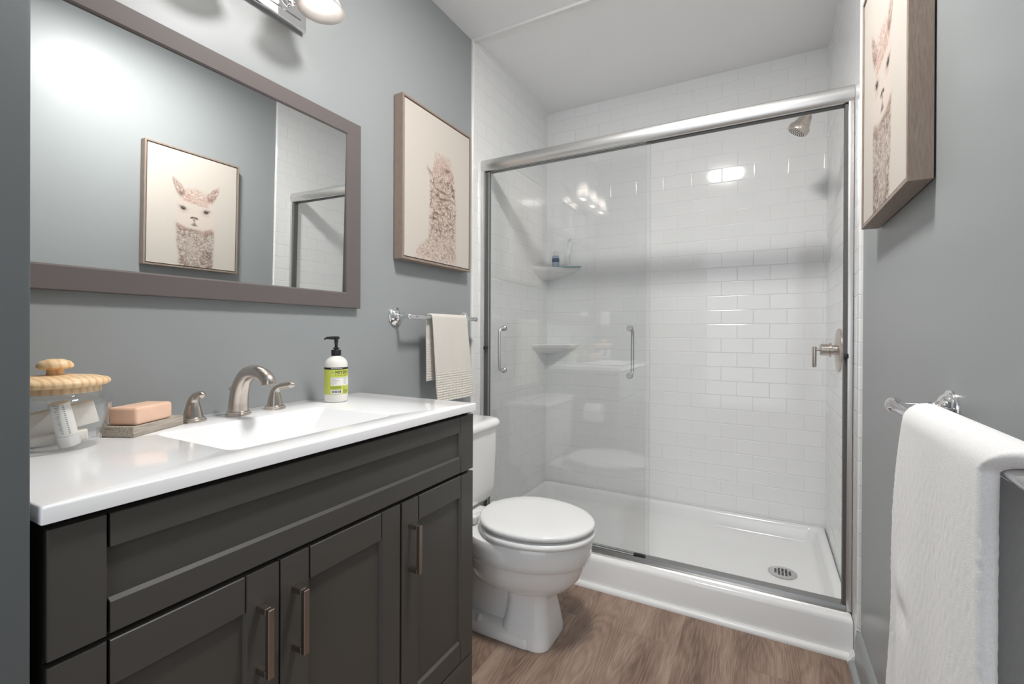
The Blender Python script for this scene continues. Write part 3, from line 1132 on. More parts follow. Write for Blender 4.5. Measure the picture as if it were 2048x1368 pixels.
o = turned('soap_dish', 0, 0.132, 0, 0.076, zt + 0.0003, zt + 0.021, 0.0015, 2, M['greywood'], 35)
tag(o, 'weathered wooden tray under the peach soap bar', 'soap dish')
o = turned('soap_bar', 0.010, 0.104, 0.003, 0.062, zt + 0.0215, zt + 0.057, 0.006, 4, M['soap'], 50)
tag(o, 'rectangular peach coloured bar of soap on the wooden tray', 'soap')

# ------------------------------------------------------------------ glass jar
jx, jy = -1.118, 0.334
t = thing('glass_jar', 'round clear glass jar with a pine lid beside the entry wall', 'jar', (jx, jy, zt))
bm = B()
outp = [(0.0, 0.0005), (0.050, 0.0005), (0.056, 0.002), (0.061, 0.008), (0.067, 0.024), (0.074, 0.055), (0.0775, 0.075), (0.078, 0.086), (0.075, 0.093), (0.069, 0.096), (0.067, 0.098), (0.067, 0.101), (0.0695, 0.1025), (0.0695, 0.105), (0.067, 0.1065), (0.067, 0.110)]
inp = [(0.0645, 0.110), (0.0645, 0.097), (0.0715, 0.0915), (0.0755, 0.085), (0.075, 0.075), (0.0715, 0.055), (0.0645, 0.026), (0.058, 0.010), (0.05, 0.006), (0.0, 0.006)]
lathe(bm, outp + inp, (jx, jy, zt), segs=64)
link('jar_body', bm, M['jar'], t, 50)
bm = B()
lathe(bm, [(0.0, 0.100), (0.0625, 0.100), (0.0630, 0.1105), (0.0665, 0.1108), (0.0715, 0.1120), (0.0755, 0.1155), (0.0755, 0.119), (0.072, 0.1235), (0.055, 0.128), (0.030, 0.1305), (0.0, 0.131)], (jx, jy, zt), segs=64)
l_ = link('lid', bm, M['pine'], t, 50)
bm = B()
lathe(bm, [(0.0, 0.130), (0.012, 0.130), (0.0112, 0.140), (0.012, 0.1415), (0.021, 0.142), (0.0245, 0.145), (0.0243, 0.150), (0.020, 0.1555), (0.011, 0.159), (0.0, 0.160)], (jx, jy, zt), segs=36)
link('knob', bm, M['pine'], l_, 50)
# what is in the jar
vdir = Vector((0.95, -0.30, 0)).normalized()    # towards the viewer
sdir = Vector((0.30, 0.95, 0)).normalized()     # to the viewer's right


def jp(s_, v_, z_):
    return Vector((jx, jy, zt)) + sdir * s_ + vdir * v_ + Vector((0, 0, z_))


t = thing('cream_tube', 'white cream tube standing cap down in the glass jar', 'tube', tuple(jp(0.019, 0.031, 0.0065)))
p0, p2 = jp(0.019, 0.031, 0.0085), jp(0.004, 0.040, 0.089)
ax = (p2 - p0).normalized()
bm = B()
lathe(bm, [(0.0, 0), (0.0145, 0), (0.015, 0.001), (0.015, 0.019), (0.0, 0.019)], p0, ax, 24)
link('cap', bm, M['whiteplastic'], t)
bm = B()
lathe(bm, [(0.0, 0), (0.0145, 0), (0.0145, 0.03), (0.0142, 0.058), (0.0, 0.058)], p0 + ax * 0.0195, ax, 24)
link('body', bm, M['paper'], t, 50)
bm = B()
for i in range(15):
    c = p0 + ax * (0.0235 + i * 0.0036) + vdir * 0.01465
    for off, wd in ((-0.004, 0.0022 + 0.001 * (i % 3)), (0.0045, 0.0013)):
        cc = c + sdir * off - vdir * (off * off / 0.029)
        vs_ = [bm.verts.new(cc + sdir * a_ + ax * b_ + vdir * 0.0002) for a_, b_ in ((-wd, -0.0008), (wd, -0.0008), (wd, 0.0008), (-wd, 0.0008))]
        bm.faces.new(vs_)
link('print', bm, M['greyink'], t, 0)


def carton(name, c, e1, e2, l1, l2, tk, label):
    e1 = e1.normalized()
    e3 = e1.cross(e2).normalized()
    e2 = e3.cross(e1).normalized()
    b_ = B()
    box(b_, -l1 / 2, l1 / 2, -l2 / 2, l2 / 2, -tk / 2, tk / 2, 0.0015, 2)
    for v in b_.verts:
        v.co = c + e1 * v.co.x + e2 * v.co.y + e3 * v.co.z
    return tag(link(name, b_, M['cream']), label, 'carton', 'soap cartons in the jar')


carton('soap_carton', jp(-0.002, -0.012, 0.048), sdir + Vector((0, 0, 0.22)), Vector((0, 0, 1)) + vdir * 0.1, 0.116, 0.042, 0.018, 'cream paper carton tilted up behind the tube in the jar')
carton('soap_carton', jp(-0.006, -0.010, 0.0165), sdir + Vector((0, 0, 0.06)), vdir, 0.098, 0.046, 0.0155, 'cream paper carton lying lowest in the glass jar')

# ------------------------------------------------------------------ wall mirror
t = thing('wall_mirror', 'large wall mirror in a flat taupe frame above the vanity', 'mirror', (XL, 0.68, 1.4725))
my0, my1, mz0, mz1 = 0.226, 1.1382, 1.1604, 1.7855
iy0, iy1, iz0, iz1 = 0.284, 1.078, 1.2115, 1.737
bm = B()
xf = -1.2204


def mloop(a, b, c, d_, x):
    return [(x, a, c), (x, b, c), (x, b, d_), (x, a, d_)]


loft(bm, [mloop(my0, my1, mz0, mz1, XL + 0.0005), mloop(my0, my1, mz0, mz1, xf - 0.0015), mloop(my0 + .0015, my1 - .0015, mz0 + .0015, mz1 - .0015, xf),
          mloop(iy0 - .004, iy1 + .004, iz0 - .004, iz1 + .004, xf), mloop(iy0, iy1, iz0, iz1, xf - 0.003), mloop(iy0, iy1, iz0, iz1, XL + 0.0005)], False, False)
link('frame', bm, M['mirrorframe'], t, 25)
bm = B()
vs = []
for (y, z) in ((iy0 - .003, iz0 - .003), (iy1 + .003, iz0 - .003), (iy1 + .003, iz1 + .003), (iy0 - .003, iz1 + .003)):
    xg = -1.2300 + 0.0046 * (y - 0.8) + 0.0158 * (z - 1.45)
    vs.append(((xg, y, z), (xg - 0.004, y, z)))
loft(bm, [[v[1] for v in vs], [v[0] for v in vs]])
link('mirror_glass', bm, M['mirror'], t, 0)

# ------------------------------------------------------------------ vanity light
t = thing('vanity_light', 'chrome vanity light with three frosted bell shades above the mirror', 'wall light', (XL, 0.68, 2.05))
bm = B()
py0, py1, pz0, pz1 = 0.432, 0.926, 1.984, 2.104


def ploop(i, x):
    return [(x, py0 + i, pz0 + i), (x, py1 - i, pz0 + i), (x, py1 - i, pz1 - i), (x, py0 + i, pz1 - i)]


loft(bm, [ploop(0, XL + 0.0005), ploop(0, XL + 0.016), ploop(0.003, XL + 0.019), ploop(0.022, XL + 0.021), ploop(0.024, XL + 0.025), ploop(0.032, XL + 0.027)])
link('backplate', bm, M['chrome'], t, 20)
SY = (0.484, 0.680, 0.876)
xs = -1.098
shade_prof_o = [(0.0255, 0.128), (0.030, 0.122), (0.034, 0.105), (0.0365, 0.08), (0.040, 0.055), (0.047, 0.03), (0.057, 0.008), (0.063, 0.0)]
shade_me = None
for i, sy in enumerate(SY):
    zr = 1.982
    # bell shade with fine vertical ribs
    bm = B()
    N = 144
    rings = []
    for (r, h_) in shade_prof_o:
        rings.append([(xs + (r + 0.0005 * (k % 3 == 0) + 0.0006 * math.cos(2 * PI * k / 12) * (r > 0.05)) * math.cos(2 * PI * k / N), sy + (r + 0.0005 * (k % 3 == 0)) * math.sin(2 * PI * k / N), zr + h_) for k in range(N)])
    for (r, h_) in reversed(shade_prof_o):
        r -= 0.0028
        rings.append([(xs + (r - 0.0005 * (k % 3 == 0)) * math.cos(2 * PI * k / N), sy + (r - 0.0005 * (k % 3 == 0)) * math.sin(2 * PI * k / N), zr + h_) for k in range(N)])
    loft(bm, rings, False, False)
    s_ = link('lamp_shade', bm, M['frost'], t, 60)
    bm = B()
    lathe(bm, [(0.0, -0.004), (0.014, -0.0015), (0.025, 0.006), (0.0315, 0.017), (0.0335, 0.029), (0.031, 0.044), (0.023, 0.060), (0.0155, 0.072), (0.0135, 0.085), (0.0, 0.085)], (xs, sy, zr + 0.016), segs=32)
    link('bulb', bm, M['bulb'], t, 60)
    bm = B()
    lathe(bm, [(0.0, 0.1035), (0.014, 0.1035), (0.0225, 0.118), (0.029, 0.1305), (0.030, 0.134), (0.022, 0.146), (0.010, 0.152), (0.0, 0.153)], (xs, sy, zr), segs=28)
    link('socket_cup', bm, M['chrome'], t, 50)
    bm = B()
    arm = bez([(XL + 0.024, sy, 2.045), (XL + 0.050, sy, 2.035), (XL + 0.066, sy, 2.065), (XL + 0.062, sy, 2.13), (XL + 0.078, sy, 2.195), (XL + 0.115, sy, 2.218), (xs + 0.004, sy, 2.19), (xs, sy, 2.132)], 40)
    tube(bm, arm, 0.0055, 12)
    lathe(bm, [(0.016, 0), (0.015, 0.005), (0.007, 0.009), (0.0, 0.009)], (XL + 0.0265, sy, 2.045), (1, 0, 0), 20)
    link('arm', bm, M['chrome'], t, 50)

# semi flush ceiling light in the middle of the room
lx, ly = -0.30, 1.02
t = thing('ceiling_light', 'round white drum ceiling light over the middle of the room', 'ceiling light', (lx, ly, ZC))
bm = B()
lathe(bm, [(0.0, ZC - 0.0005), (0.15, ZC - 0.0005), (0.15, ZC - 0.012), (0.143, ZC - 0.016), (0.0, ZC - 0.016)], (lx, ly, 0), segs=48)
link('housing', bm, M['trim'], t, 40)
bm = B()
lathe(bm, [(0.0, ZC - 0.0165), (0.125, ZC - 0.0165), (0.125, ZC - 0.022), (0.117, ZC - 0.027), (0.0, ZC - 0.030)], (lx, ly, 0), segs=48)
link('diffuser', bm, M['ceil_lamp'], t, 40)


# ------------------------------------------------------------------ framed alpaca prints
def fur_cells(W, H, cx_fn, n, rs, stretch):
    """distance between nearest and second nearest cell centre: dark creases between locks of wool"""
    pts = rs.rand(n, 2) * np.array([W, H * stretch])
    yy, xx = np.mgrid[0:H, 0:W]
    wx = (smooth_noise(W, H, 26, rs) - 0.5) * 9 + (smooth_noise(W, H, 60, rs) - 0.5) * 4
    wy = (smooth_noise(W, H, 26, rs) - 0.5) * 9 + (smooth_noise(W, H, 60, rs) - 0.5) * 4
    P = np.stack([(xx + wx).ravel(), ((yy + wy) * stretch).ravel()], 1).astype(np.float32)
    f1 = np.full(len(P), 1e9, np.float32)
    f2 = np.full(len(P), 1e9, np.float32)
    for c in pts.astype(np.float32):
        d_ = np.hypot(P[:, 0] - c[0], P[:, 1] - c[1])
        m_ = d_ < f1
        f2 = np.where(m_, f1, np.minimum(f2, d_))
        f1 = np.where(m_, d_, f1)
    return (f2 - f1).reshape(H, W)


def smooth_noise(W, H, cells, rs):
    g = rs.rand(cells + 2, cells + 2)
    ys = np.linspace(0, cells, H)
    xs_ = np.linspace(0, cells, W)
    y0 = ys.astype(int)
    x0_ = xs_.astype(int)
    fy = (ys - y0)[:, None]
    fx = (xs_ - x0_)[None, :]
    fy = fy * fy * (3 - 2 * fy)
    fx = fx * fx * (3 - 2 * fx)
    a = g[y0][:, x0_]
    b = g[y0][:, x0_ + 1]
    c = g[y0 + 1][:, x0_]
    d_ = g[y0 + 1][:, x0_ + 1]
    return a * (1 - fy) * (1 - fx) + b * (1 - fy) * fx + c * fy * (1 - fx) + d_ * fy * fx


def in_poly(poly, S, T):
    inside = np.zeros(S.shape, bool)
    n_ = len(poly)
    for i in range(n_):
        x1_, y1_ = poly[i]
        x2_, y2_ = poly[(i + 1) % n_]
        c = ((y1_ > T) != (y2_ > T)) & (S < (x2_ - x1_) * (T - y1_) / (y2_ - y1_ + 1e-12) + x1_)
        inside ^= c
    return inside


def blur(a, k):
    for _ in range(2):
        p_ = np.pad(a, ((k, k), (0, 0)), mode='edge')
        a = np.stack([p_[i:i + a.shape[0]] for i in range(2 * k + 1)]).mean(0)
        p_ = np.pad(a, ((0, 0), (k, k)), mode='edge')
        a = np.stack([p_[:, i:i + a.shape[1]] for i in range(2 * k + 1)]).mean(0)
    return a


def strokes(img, rs, poly, n, length, ang, col, alpha, curl=0.6, width=0.6):
    H, W = img.shape[:2]
    xs_ = [p_[0] for p_ in poly]
    ys = [p_[1] for p_ in poly]
    cnt = 0
    while cnt < n:
        s_, t_ = rs.uniform(min(xs_), max(xs_)), rs.uniform(min(ys), max(ys))
        if not in_poly(poly, np.array([s_]), np.array([t_]))[0]:
            cnt += 0.2
            continue
        cnt += 1
        a = ang(s_, t_) if callable(ang) else ang
        a += rs.normal(0, curl)
        x, y = s_ * W, t_ * H
        k = rs.normal(0, 0.12)
        for i in range(int(length * rs.uniform(0.6, 1.3))):
            ix, iy = int(x), int(y)
            if 0 <= ix < W and 0 <= iy < H:
                al = alpha * rs.uniform(0.5, 1)
                img[iy, ix] = img[iy, ix] * (1 - al) + np.array(col) * al
            x += math.cos(a)
            y += math.sin(a)
            a += k


def blob(img, S, T, c, r, col, alpha, ang=0.0, power=2.0):
    ds, dt = S - c[0], (T - c[1])
    asp = 0.60 / 0.44
    dt = dt * asp
    a = math.cos(ang) * ds + math.sin(ang) * dt
    b = -math.sin(ang) * ds + math.cos(ang) * dt
    g = np.exp(-((a / r[0]) ** 2 + (b / r[1]) ** 2) ** (power / 2))[..., None] * alpha
    img[:] = img * (1 - g) + np.array(col) * g


CREAM = np.array(lin(200, 192, 183)[:3])
BR1 = np.array(lin(104, 77, 66)[:3])
BR2 = np.array(lin(176, 138, 122)[:3])
WOOL = np.array(lin(226, 208, 196)[:3])
GW, GH = 250, 340


def base_print():
    T, S = np.mgrid[0:GH, 0:GW]
    S = (S + 0.5) / GW
    T = (T + 0.5) / GH
    return np.ones((GH, GW, 3)) * CREAM, S, T


def front_alpaca():
    rs = np.random.RandomState(3)
    img, S, T = base_print()
    # faint shoulders and cheeks of pale wool
    neck = [(0.30, 0.62), (0.40, 0.66), (0.60, 0.67), (0.725, 0.63), (0.73, 0.72), (0.72, 0.85), (0.72, 1.0), (0.34, 1.0), (0.335, 0.9), (0.31, 0.78)]
    head = [(0.33, 0.36), (0.42, 0.31), (0.53, 0.30), (0.66, 0.33), (0.70, 0.39), (0.735, 0.50), (0.74, 0.60), (0.70, 0.66), (0.50, 0.68), (0.32, 0.65), (0.285, 0.58), (0.29, 0.46)]
    m_ = blur(in_poly(head, S, T).astype(float), 5)
    img += m_[..., None] * (np.array(lin(206, 194, 185)[:3]) - CREAM) * 0.9
    # neck wool
    mk = blur(in_poly(neck, S, T).astype(float), 3)
    d1 = fur_cells(GW, GH, None, 1500, rs, 1.15)
    d2 = fur_cells(GW, GH, None, 2600, rs, 1.0)
    crease = np.clip(1 - d1 / 3.2, 0, 1) * 0.62 + np.clip(1 - d2 / 2.2, 0, 1) * 0.5
    tone = smooth_noise(GW, GH, 9, rs)
    cen = np.exp(-((S - 0.52) / 0.22) ** 2)
    al = np.clip(crease * (0.45 + 0.9 * tone) * mk, 0, 1)[..., None]
    img[:] = img * (1 - 0.38 * mk[..., None] * (0.4 + 0.6 * cen[..., None])) + WOOL * 0.82 * 0.38 * mk[..., None] * (0.4 + 0.6 * cen[..., None])
    img[:] = img * (1 - al * 0.85) + BR1 * al * 0.85
    strokes(img, rs, neck, 900, 6, lambda s_, t_: PI / 2 + (s_ - 0.52) * 2, BR1, 0.5, 0.8)
    # chin shade
    blob(img, S, T, (0.50, 0.672), (0.10, 0.018), BR1, 0.45)
    blob(img, S, T, (0.36, 0.655), (0.06, 0.02), BR2, 0.5, 0.3)
    blob(img, S, T, (0.66, 0.66), (0.06, 0.02), BR2, 0.5, -0.3)
    # topknot curls
    top = [(0.34, 0.37), (0.42, 0.305), (0.53, 0.295), (0.66, 0.335), (0.70, 0.40), (0.62, 0.435), (0.50, 0.43), (0.37, 0.42)]
    mt = blur(in_poly(top, S, T).astype(float), 4)
    al = (np.clip(1 - d1 / 2.6, 0, 1) * mt * 0.85)[..., None]
    img[:] = img * (1 - al) + BR2 * al
    strokes(img, rs, top, 260, 5, 0.3, BR2, 0.55, 1.2)
    strokes(img, rs, head, 420, 6, PI / 2, BR2, 0.22, 0.5)
    for c in ((0.42, 0.415), (0.50, 0.425), (0.57, 0.435), (0.63, 0.44)):
        blob(img, S, T, c, (0.035, 0.012), np.array(lin(168, 120, 92)[:3]), 0.45)
    # ears
    earl = [(0.243, 0.228), (0.285, 0.245), (0.345, 0.285), (0.39, 0.325), (0.375, 0.365), (0.33, 0.39), (0.285, 0.335), (0.255, 0.275)]
    earr = [(0.79, 0.225), (0.745, 0.245), (0.685, 0.29), (0.64, 0.335), (0.67, 0.38), (0.705, 0.392), (0.755, 0.335), (0.785, 0.27)]
    for e, a in ((earl, 0.95), (earr, PI - 0.95)):
        me_ = blur(in_poly(e, S, T).astype(float), 2)[..., None]
        img[:] = img * (1 - 0.45 * me_) + np.array(lin(205, 170, 156)[:3]) * 0.45 * me_
        strokes(img, rs, e, 220, 9, a, BR1, 0.45, 0.15)
    blob(img, S, T, (0.345, 0.36), (0.02, 0.03), BR1, 0.6, 0.9)
    blob(img, S, T, (0.695, 0.368), (0.02, 0.025), BR1, 0.6, -0.9)
    # eyes
    dk = (0.03, 0.02, 0.018)
    for c, sg in (((0.375, 0.490), 1), ((0.632, 0.488), -1)):
        blob(img, S, T, c, (0.048, 0.026), BR1, 0.6, 0.35 * sg, 2)
        blob(img, S, T, c, (0.028, 0.023), dk, 0.95, 0.0, 4)
        blob(img, S, T, (c[0] - 0.03 * sg, c[1] - 0.012), (0.018, 0.006), dk, 0.7, 0.4 * sg)
        blob(img, S, T, (c[0] + 0.005, c[1] - 0.008), (0.005, 0.004), (0.7, 0.65, 0.6), 0.8)
        blob(img, S, T, (c[0], c[1] + 0.035), (0.04, 0.012), BR2, 0.35)
    # nose and mouth
    blob(img, S, T, (0.497, 0.58), (0.10, 0.07), np.array(lin(208, 196, 187)[:3]), 0.8)
    blob(img, S, T, (0.497, 0.560), (0.038, 0.014), BR1, 0.75, 0, 4)
    for sg in (-1, 1):
        blob(img, S, T, (0.497 + sg * 0.027, 0.562), (0.021, 0.010), dk, 0.9, 0.5 * sg, 3)
    blob(img, S, T, (0.497, 0.580), (0.016, 0.012), BR1, 0.8)
    blob(img, S, T, (0.499, 0.603), (0.006, 0.028), BR1, 0.7)
    blob(img, S, T, (0.499, 0.625), (0.036, 0.012), dk, 0.75, 0, 3)
    blob(img, S, T, (0.499, 0.612), (0.022, 0.014), BR1, 0.6)
    blob(img, S, T, (0.499, 0.645), (0.06, 0.010), (0.56, 0.49, 0.44), 0.7)
    return np.clip(img, 0, 1)


def back_alpaca():
    rs = np.random.RandomState(8)
    img, S, T = base_print()
    body = [(0.47, 0.275), (0.54, 0.262), (0.63, 0.285), (0.69, 0.33), (0.735, 0.38), (0.745, 0.46), (0.765, 0.55), (0.76, 0.68), (0.755, 0.82), (0.775, 0.985), (0.15, 1.0), (0.16, 0.95), (0.24, 0.89), (0.33, 0.85), (0.345, 0.75), (0.35, 0.62), (0.36, 0.50), (0.345, 0.42), (0.305, 0.37), (0.37, 0.385), (0.41, 0.36), (0.43, 0.31)]
    mk = blur(in_poly(body, S, T).astype(float), 3)
    d1 = fur_cells(GW, GH, None, 420, rs, 1.9)
    d2 = fur_cells(GW, GH, None, 2000, rs, 1.3)
    tone = smooth_noise(GW, GH, 8, rs)
    up = np.clip((0.84 - T) / 0.05, 0, 1)                 # neck above, rump below
    crease = np.clip(1 - d1 / 2.8, 0, 1) * (0.25 + 1.0 * tone) * (0.25 + 0.75 * up) + np.clip(1 - d2 / 2.2, 0, 1) * 0.42
    tight = np.exp(-((T - 0.76) / 0.10) ** 2)
    crease = crease * (1.25 + 0.4 * tight)
    low = (0.25 + 0.75 * np.clip((T - 0.27) / 0.14, 0, 1))
    img[:] = img * (1 - 0.40 * mk[..., None]) + np.array(lin(212, 186, 170)[:3]) * 0.40 * mk[..., None]
    al = np.clip(crease * mk * low, 0, 1)[..., None]
    img[:] = img * (1 - al * 0.85) + BR1 * al * 0.85
    strokes(img, rs, body, 1500, 7, lambda s_, t_: PI / 2 if t_ > 0.42 else -PI / 2 + (s_ - 0.55) * 3, BR1, 0.32, 0.5)
    strokes(img, rs, [(0.43, 0.25), (0.66, 0.25), (0.72, 0.40), (0.40, 0.40)], 420, 9, lambda s_, t_: -PI / 2 + (s_ - 0.55) * 5, BR2, 0.5, 0.25)
    for (c, r_) in (((0.55, 0.50), (0.11, 0.012)), ((0.56, 0.548), (0.10, 0.012)), ((0.46, 0.535), (0.03, 0.018)), ((0.42, 0.70), (0.06, 0.012)), ((0.62, 0.335), (0.05, 0.016)), ((0.63, 0.60), (0.05, 0.009))):
        blob(img, S, T, c, r_, BR1, 0.75, rs.normal(0, 0.15), 3)
    # the ear tip and the pale right ear
    blob(img, S, T, (0.332, 0.385), (0.045, 0.007), BR1, 0.5, 0.9)
    blob(img, S, T, (0.598, 0.385), (0.030, 0.040), np.array(lin(205, 186, 172)[:3]), 0.75, 1.1, 4)
    blob(img, S, T, (0.60, 0.43), (0.05, 0.012), BR1, 0.45)
    return np.clip(img, 0, 1)


def picture(label, x_wall, x_front, y0, y1, z0, z1, img, group):
    """frame on a side wall; image column 0 is at y0, row 0 at the top"""
    t = thing('framed_print', label, 'picture', (x_wall, (y0 + y1) / 2, (z0 + z1) / 2), group)
    sg = 1 if x_front > x_wall else -1
    xw = x_wall + sg * 0.003
    fw = 0.0085

    def fl(i, x):
        return [(x, y0 + i, z0 + i), (x, y1 - i, z0 + i), (x, y1 - i, z1 - i), (x, y0 + i, z1 - i)]
    for (a, b, c, d_) in ((y0, y0 + fw, z0, z1), (y1 - fw, y1, z0, z1)):
        bm = B()
        box(bm, min(xw, x_front), max(xw, x_front), a, b, c, d_, 0.0008, 1)
        link('frame_stile', bm, M['frame'], t, 20)
    for (c, d_) in ((z0, z0 + fw), (z1 - fw, z1)):
        bm = B()
        box(bm, min(xw, x_front), max(xw, x_front), y0 + fw, y1 - fw, c, d_, 0.0008, 1)
        link('frame_rail', bm, M['frame_h'], t, 20)
    bm = B()
    xa, xb2 = xw + sg * 0.002, x_front - sg * 0.018
    box(bm, min(xa, xb2), max(xa, xb2), y0 + fw, y1 - fw, z0 + fw, z1 - fw)
    link('backing', bm, M['dark'], t, 0)
    gap = 0.0045
    cy0, cy1, cz0, cz1 = y0 + fw + gap, y1 - fw - gap, z0 + fw + gap, z1 - fw - gap
    xc = x_front - sg * 0.003
    bm = B()
    H, W = img.shape[:2]
    grid = [[bm.verts.new((xc, cy0 + (cy1 - cy0) * i / (W - 1), cz1 - (cz1 - cz0) * j / (H - 1))) for i in range(W)] for j in range(H)]
    cols = [tuple(img[j, i]) for j in range(H) for i in range(W)]
    for j in range(H - 1):
        for i in range(W - 1):
            bm.faces.new((grid[j][i], grid[j][i + 1], grid[j + 1][i + 1], grid[j + 1][i]))
    # the canvas wraps its stretcher bars
    ring = [grid[0][i] for i in range(W)] + [grid[j][W - 1] for j in range(1, H)] + [grid[H - 1][i] for i in range(W - 2, -1, -1)] + [grid[j][0] for j in range(H - 2, 0, -1)]
    idx = [i for i in range(W)] + [j * W + W - 1 for j in range(1, H)] + [(H - 1) * W + i for i in range(W - 2, -1, -1)] + [j * W for j in range(H - 2, 0, -1)]
    back = []
    for v, k in zip(ring, idx):
        back.append(bm.verts.new((xb2 + sg * 0.0005, v.co.y, v.co.z)))
        cols.append(cols[k])
    n_ = len(ring)
    for k in range(n_):
        bm.faces.new((ring[k], ring[(k + 1) % n_], back[(k + 1) % n_], back[k]))
    o = link('canvas', bm, M['canvas'], t, 40)
    at = o.data.color_attributes.new('print', 'FLOAT_COLOR', 'POINT')
    arr = np.ones((len(cols), 4), np.float32)
    arr[:, :3] = np.array(cols, np.float32)
    at.data.foreach_set('color', arr.ravel())
    return t


picture('wood framed print of an alpaca seen from behind, on the left wall beside the mirror', XL, -1.1954, 1.3169, 1.7736, 1.3584, 1.9816, back_alpaca(), 'alpaca prints')
picture('wood framed print of an alpaca face on the right wall above the bath towel', XR, 0.235, 1.1087, 1.5669, 1.3669, 1.983, front_alpaca(), 'alpaca prints')


# ------------------------------------------------------------------ towel bars
def towel_bar(label, xw, sg, yA, yB, zz, xbar, flange_r, rbar, over):
    t = thing('towel_bar', label, 'towel bar', (xw, (yA + yB) / 2, zz), 'chrome towel bars')
    for y in (yA, yB):
        bm = B()
        fr = flange_r
        lathe(bm, [(0.0, 0.0003), (fr, 0.0003), (fr, 0.004), (fr * 0.93, 0.008), (fr * 0.80, 0.009), (fr * 0.74, 0.013), (fr * 0.55, 0.018), (fr * 0.36, 0.021), (0.0085, 0.028), (0.0065, 0.040), (0.0065, abs(xbar - xw) - 0.012), (0.010, abs(xbar - xw) - 0.006), (0.0, abs(xbar - xw) - 0.002)], (xw, y, zz), (sg, 0, 0), 36)
        uvsphere(bm, (xbar, y, zz), rbar * 1.28, rbar * 1.45, rbar * 1.28, 20, 12)
        link('post', bm, M['chrome'], t, 50)
    bm = B()
    a, b = yA - over, yB + over
    lathe(bm, [(0.0, 0), (rbar * 0.8, 0.0005), (rbar, 0.003), (rbar, b - a - 0.003), (rbar * 0.8, b - a - 0.0005), (0.0, b - a)], (xbar, a, zz), (0, 1, 0), 24)
    link('bar', bm, M['chrome'], t, 50)
    return t


towel_bar('chrome towel bar on the left wall holding the ivory hand towel', XL, 1, 1.328, 1.779, 1.140, -1.170, 0.036, 0.0085, 0.010)
towel_bar('chrome towel bar on the right wall holding the white bath towel', XR, -1, 0.37, 1.015, 0.957, 0.200, 0.031, 0.0105, 0.012)


def drape(name, m, label, cat, xb, zb, rb, front_sign, y_fn, zf, zbk, thick, off_f, off_b, wr, n_y=60, n_p=120, seed=1, bump_fn=None, curl=0.0):
    """towel folded over a bar along Y. s runs from the front hem over the bar to the back hem.
       y_fn(part, t, v): y for part ('f','t','b'), t = distance from bar 0..1, v = 0..1 across"""
    rs = np.random.RandomState(seed)
    R_ = rb + thick / 2 + 0.001
    path = []
    nf = int(n_p * 0.45)
    for i in range(nf):
        t_ = 1 - i / nf
        path.append(('f', t_, xb + front_sign * (R_ + off_f * t_ ** 0.8), zb - (zb - zf) * t_))
    for i in range(13):
        a = PI * i / 12
        path.append(('t', i / 12, xb + front_sign * R_ * math.cos(a), zb + R_ * math.sin(a)))
    nb = n_p - nf
    for i in range(1, nb + 1):
        t_ = i / nb
        path.append(('b', t_, xb - front_sign * (R_ + off_b * t_ ** 0.8), zb - (zb - zbk) * t_))
    ph = rs.rand(6) * 6.28
    W_ = abs(y_fn('f', 0.3, 1.0) - y_fn('f', 0.3, 0.0))
    ed = [0.0, 0.05, 0.18, 0.42, 0.75]
    vl = [e_ * thick / 2 / W_ for e_ in ed]
    lo = thick / 2 / W_
    mid_ = [lo + (1 - 2 * lo) * k / n_y for k in range(n_y + 1)]
    vl = vl + mid_ + [1 - e_ for e_ in reversed(vl)]
    nv = len(vl)
    P = np.zeros((len(path), nv, 3))
    for i, (part, t_, x, z) in enumerate(path):
        for j, v in enumerate(vl):
            y = y_fn(part, t_, v)
            k = t_ if part != 't' else 0.0
            w_ = wr * k ** 0.7 * (math.sin(v * 7.5 + ph[0] + k * 1.1) + 0.6 * math.sin(v * 15 + ph[1] - k * 1.7) + 0.35 * math.sin(v * 4 + k * 6 + ph[2]))
            if bump_fn and part != 't':
                w_ += bump_fn(part, y, z) * min(1.0, k * 7)
            if curl and part == 'f' and v < 0.16:
                w_ -= curl * (1 - v / 0.16) ** 2
            P[i, j] = (x + front_sign * w_ * (1 if part == 'f' else -0.6), y, z)
    N = np.cross(np.gradient(P, axis=0), np.gradient(P, axis=1))
    N /= np.linalg.norm(N, axis=2, keepdims=True) + 1e-12
    dv = np.array([min(1.0, min(v, 1 - v) * W_ / (thick / 2)) for v in vl])
    arc_ = np.concatenate([[0], np.cumsum(np.linalg.norm(np.diff(P[:, nv // 2], axis=0), axis=1))])
    du = np.minimum(1.0, np.minimum(arc_, arc_[-1] - arc_) / (thick / 2))
    th = thick / 2 * np.sqrt(1 - (1 - dv[None, :]) ** 2) * np.sqrt(1 - (1 - du[:, None]) ** 2)
    A_, B_ = P + N * th[..., None], P - N * th[..., None]
    bm = B()
    m_ = len(path)
    va = [[bm.verts.new(A_[i, j]) for j in range(nv)] for i in range(m_)]
    vb = [[va[i][j] if i in (0, m_ - 1) or j in (0, nv - 1) else bm.verts.new(B_[i, j]) for j in range(nv)] for i in range(m_)]
    for i in range(m_ - 1):
        for j in range(nv - 1):
            bm.faces.new((va[i][j], va[i][j + 1], va[i + 1][j + 1], va[i + 1][j]))
            f_ = (vb[i][j], vb[i + 1][j], vb[i + 1][j + 1], vb[i][j + 1])
            if len(set(f_)) == 4 and not (all(q_ in (va[i][j], va[i][j + 1], va[i + 1][j + 1], va[i + 1][j]) for q_ in f_)):
                bm.faces.new(f_)
    o = link(name, bm, m, None, 180)
    tag(o, label, cat)
    return o


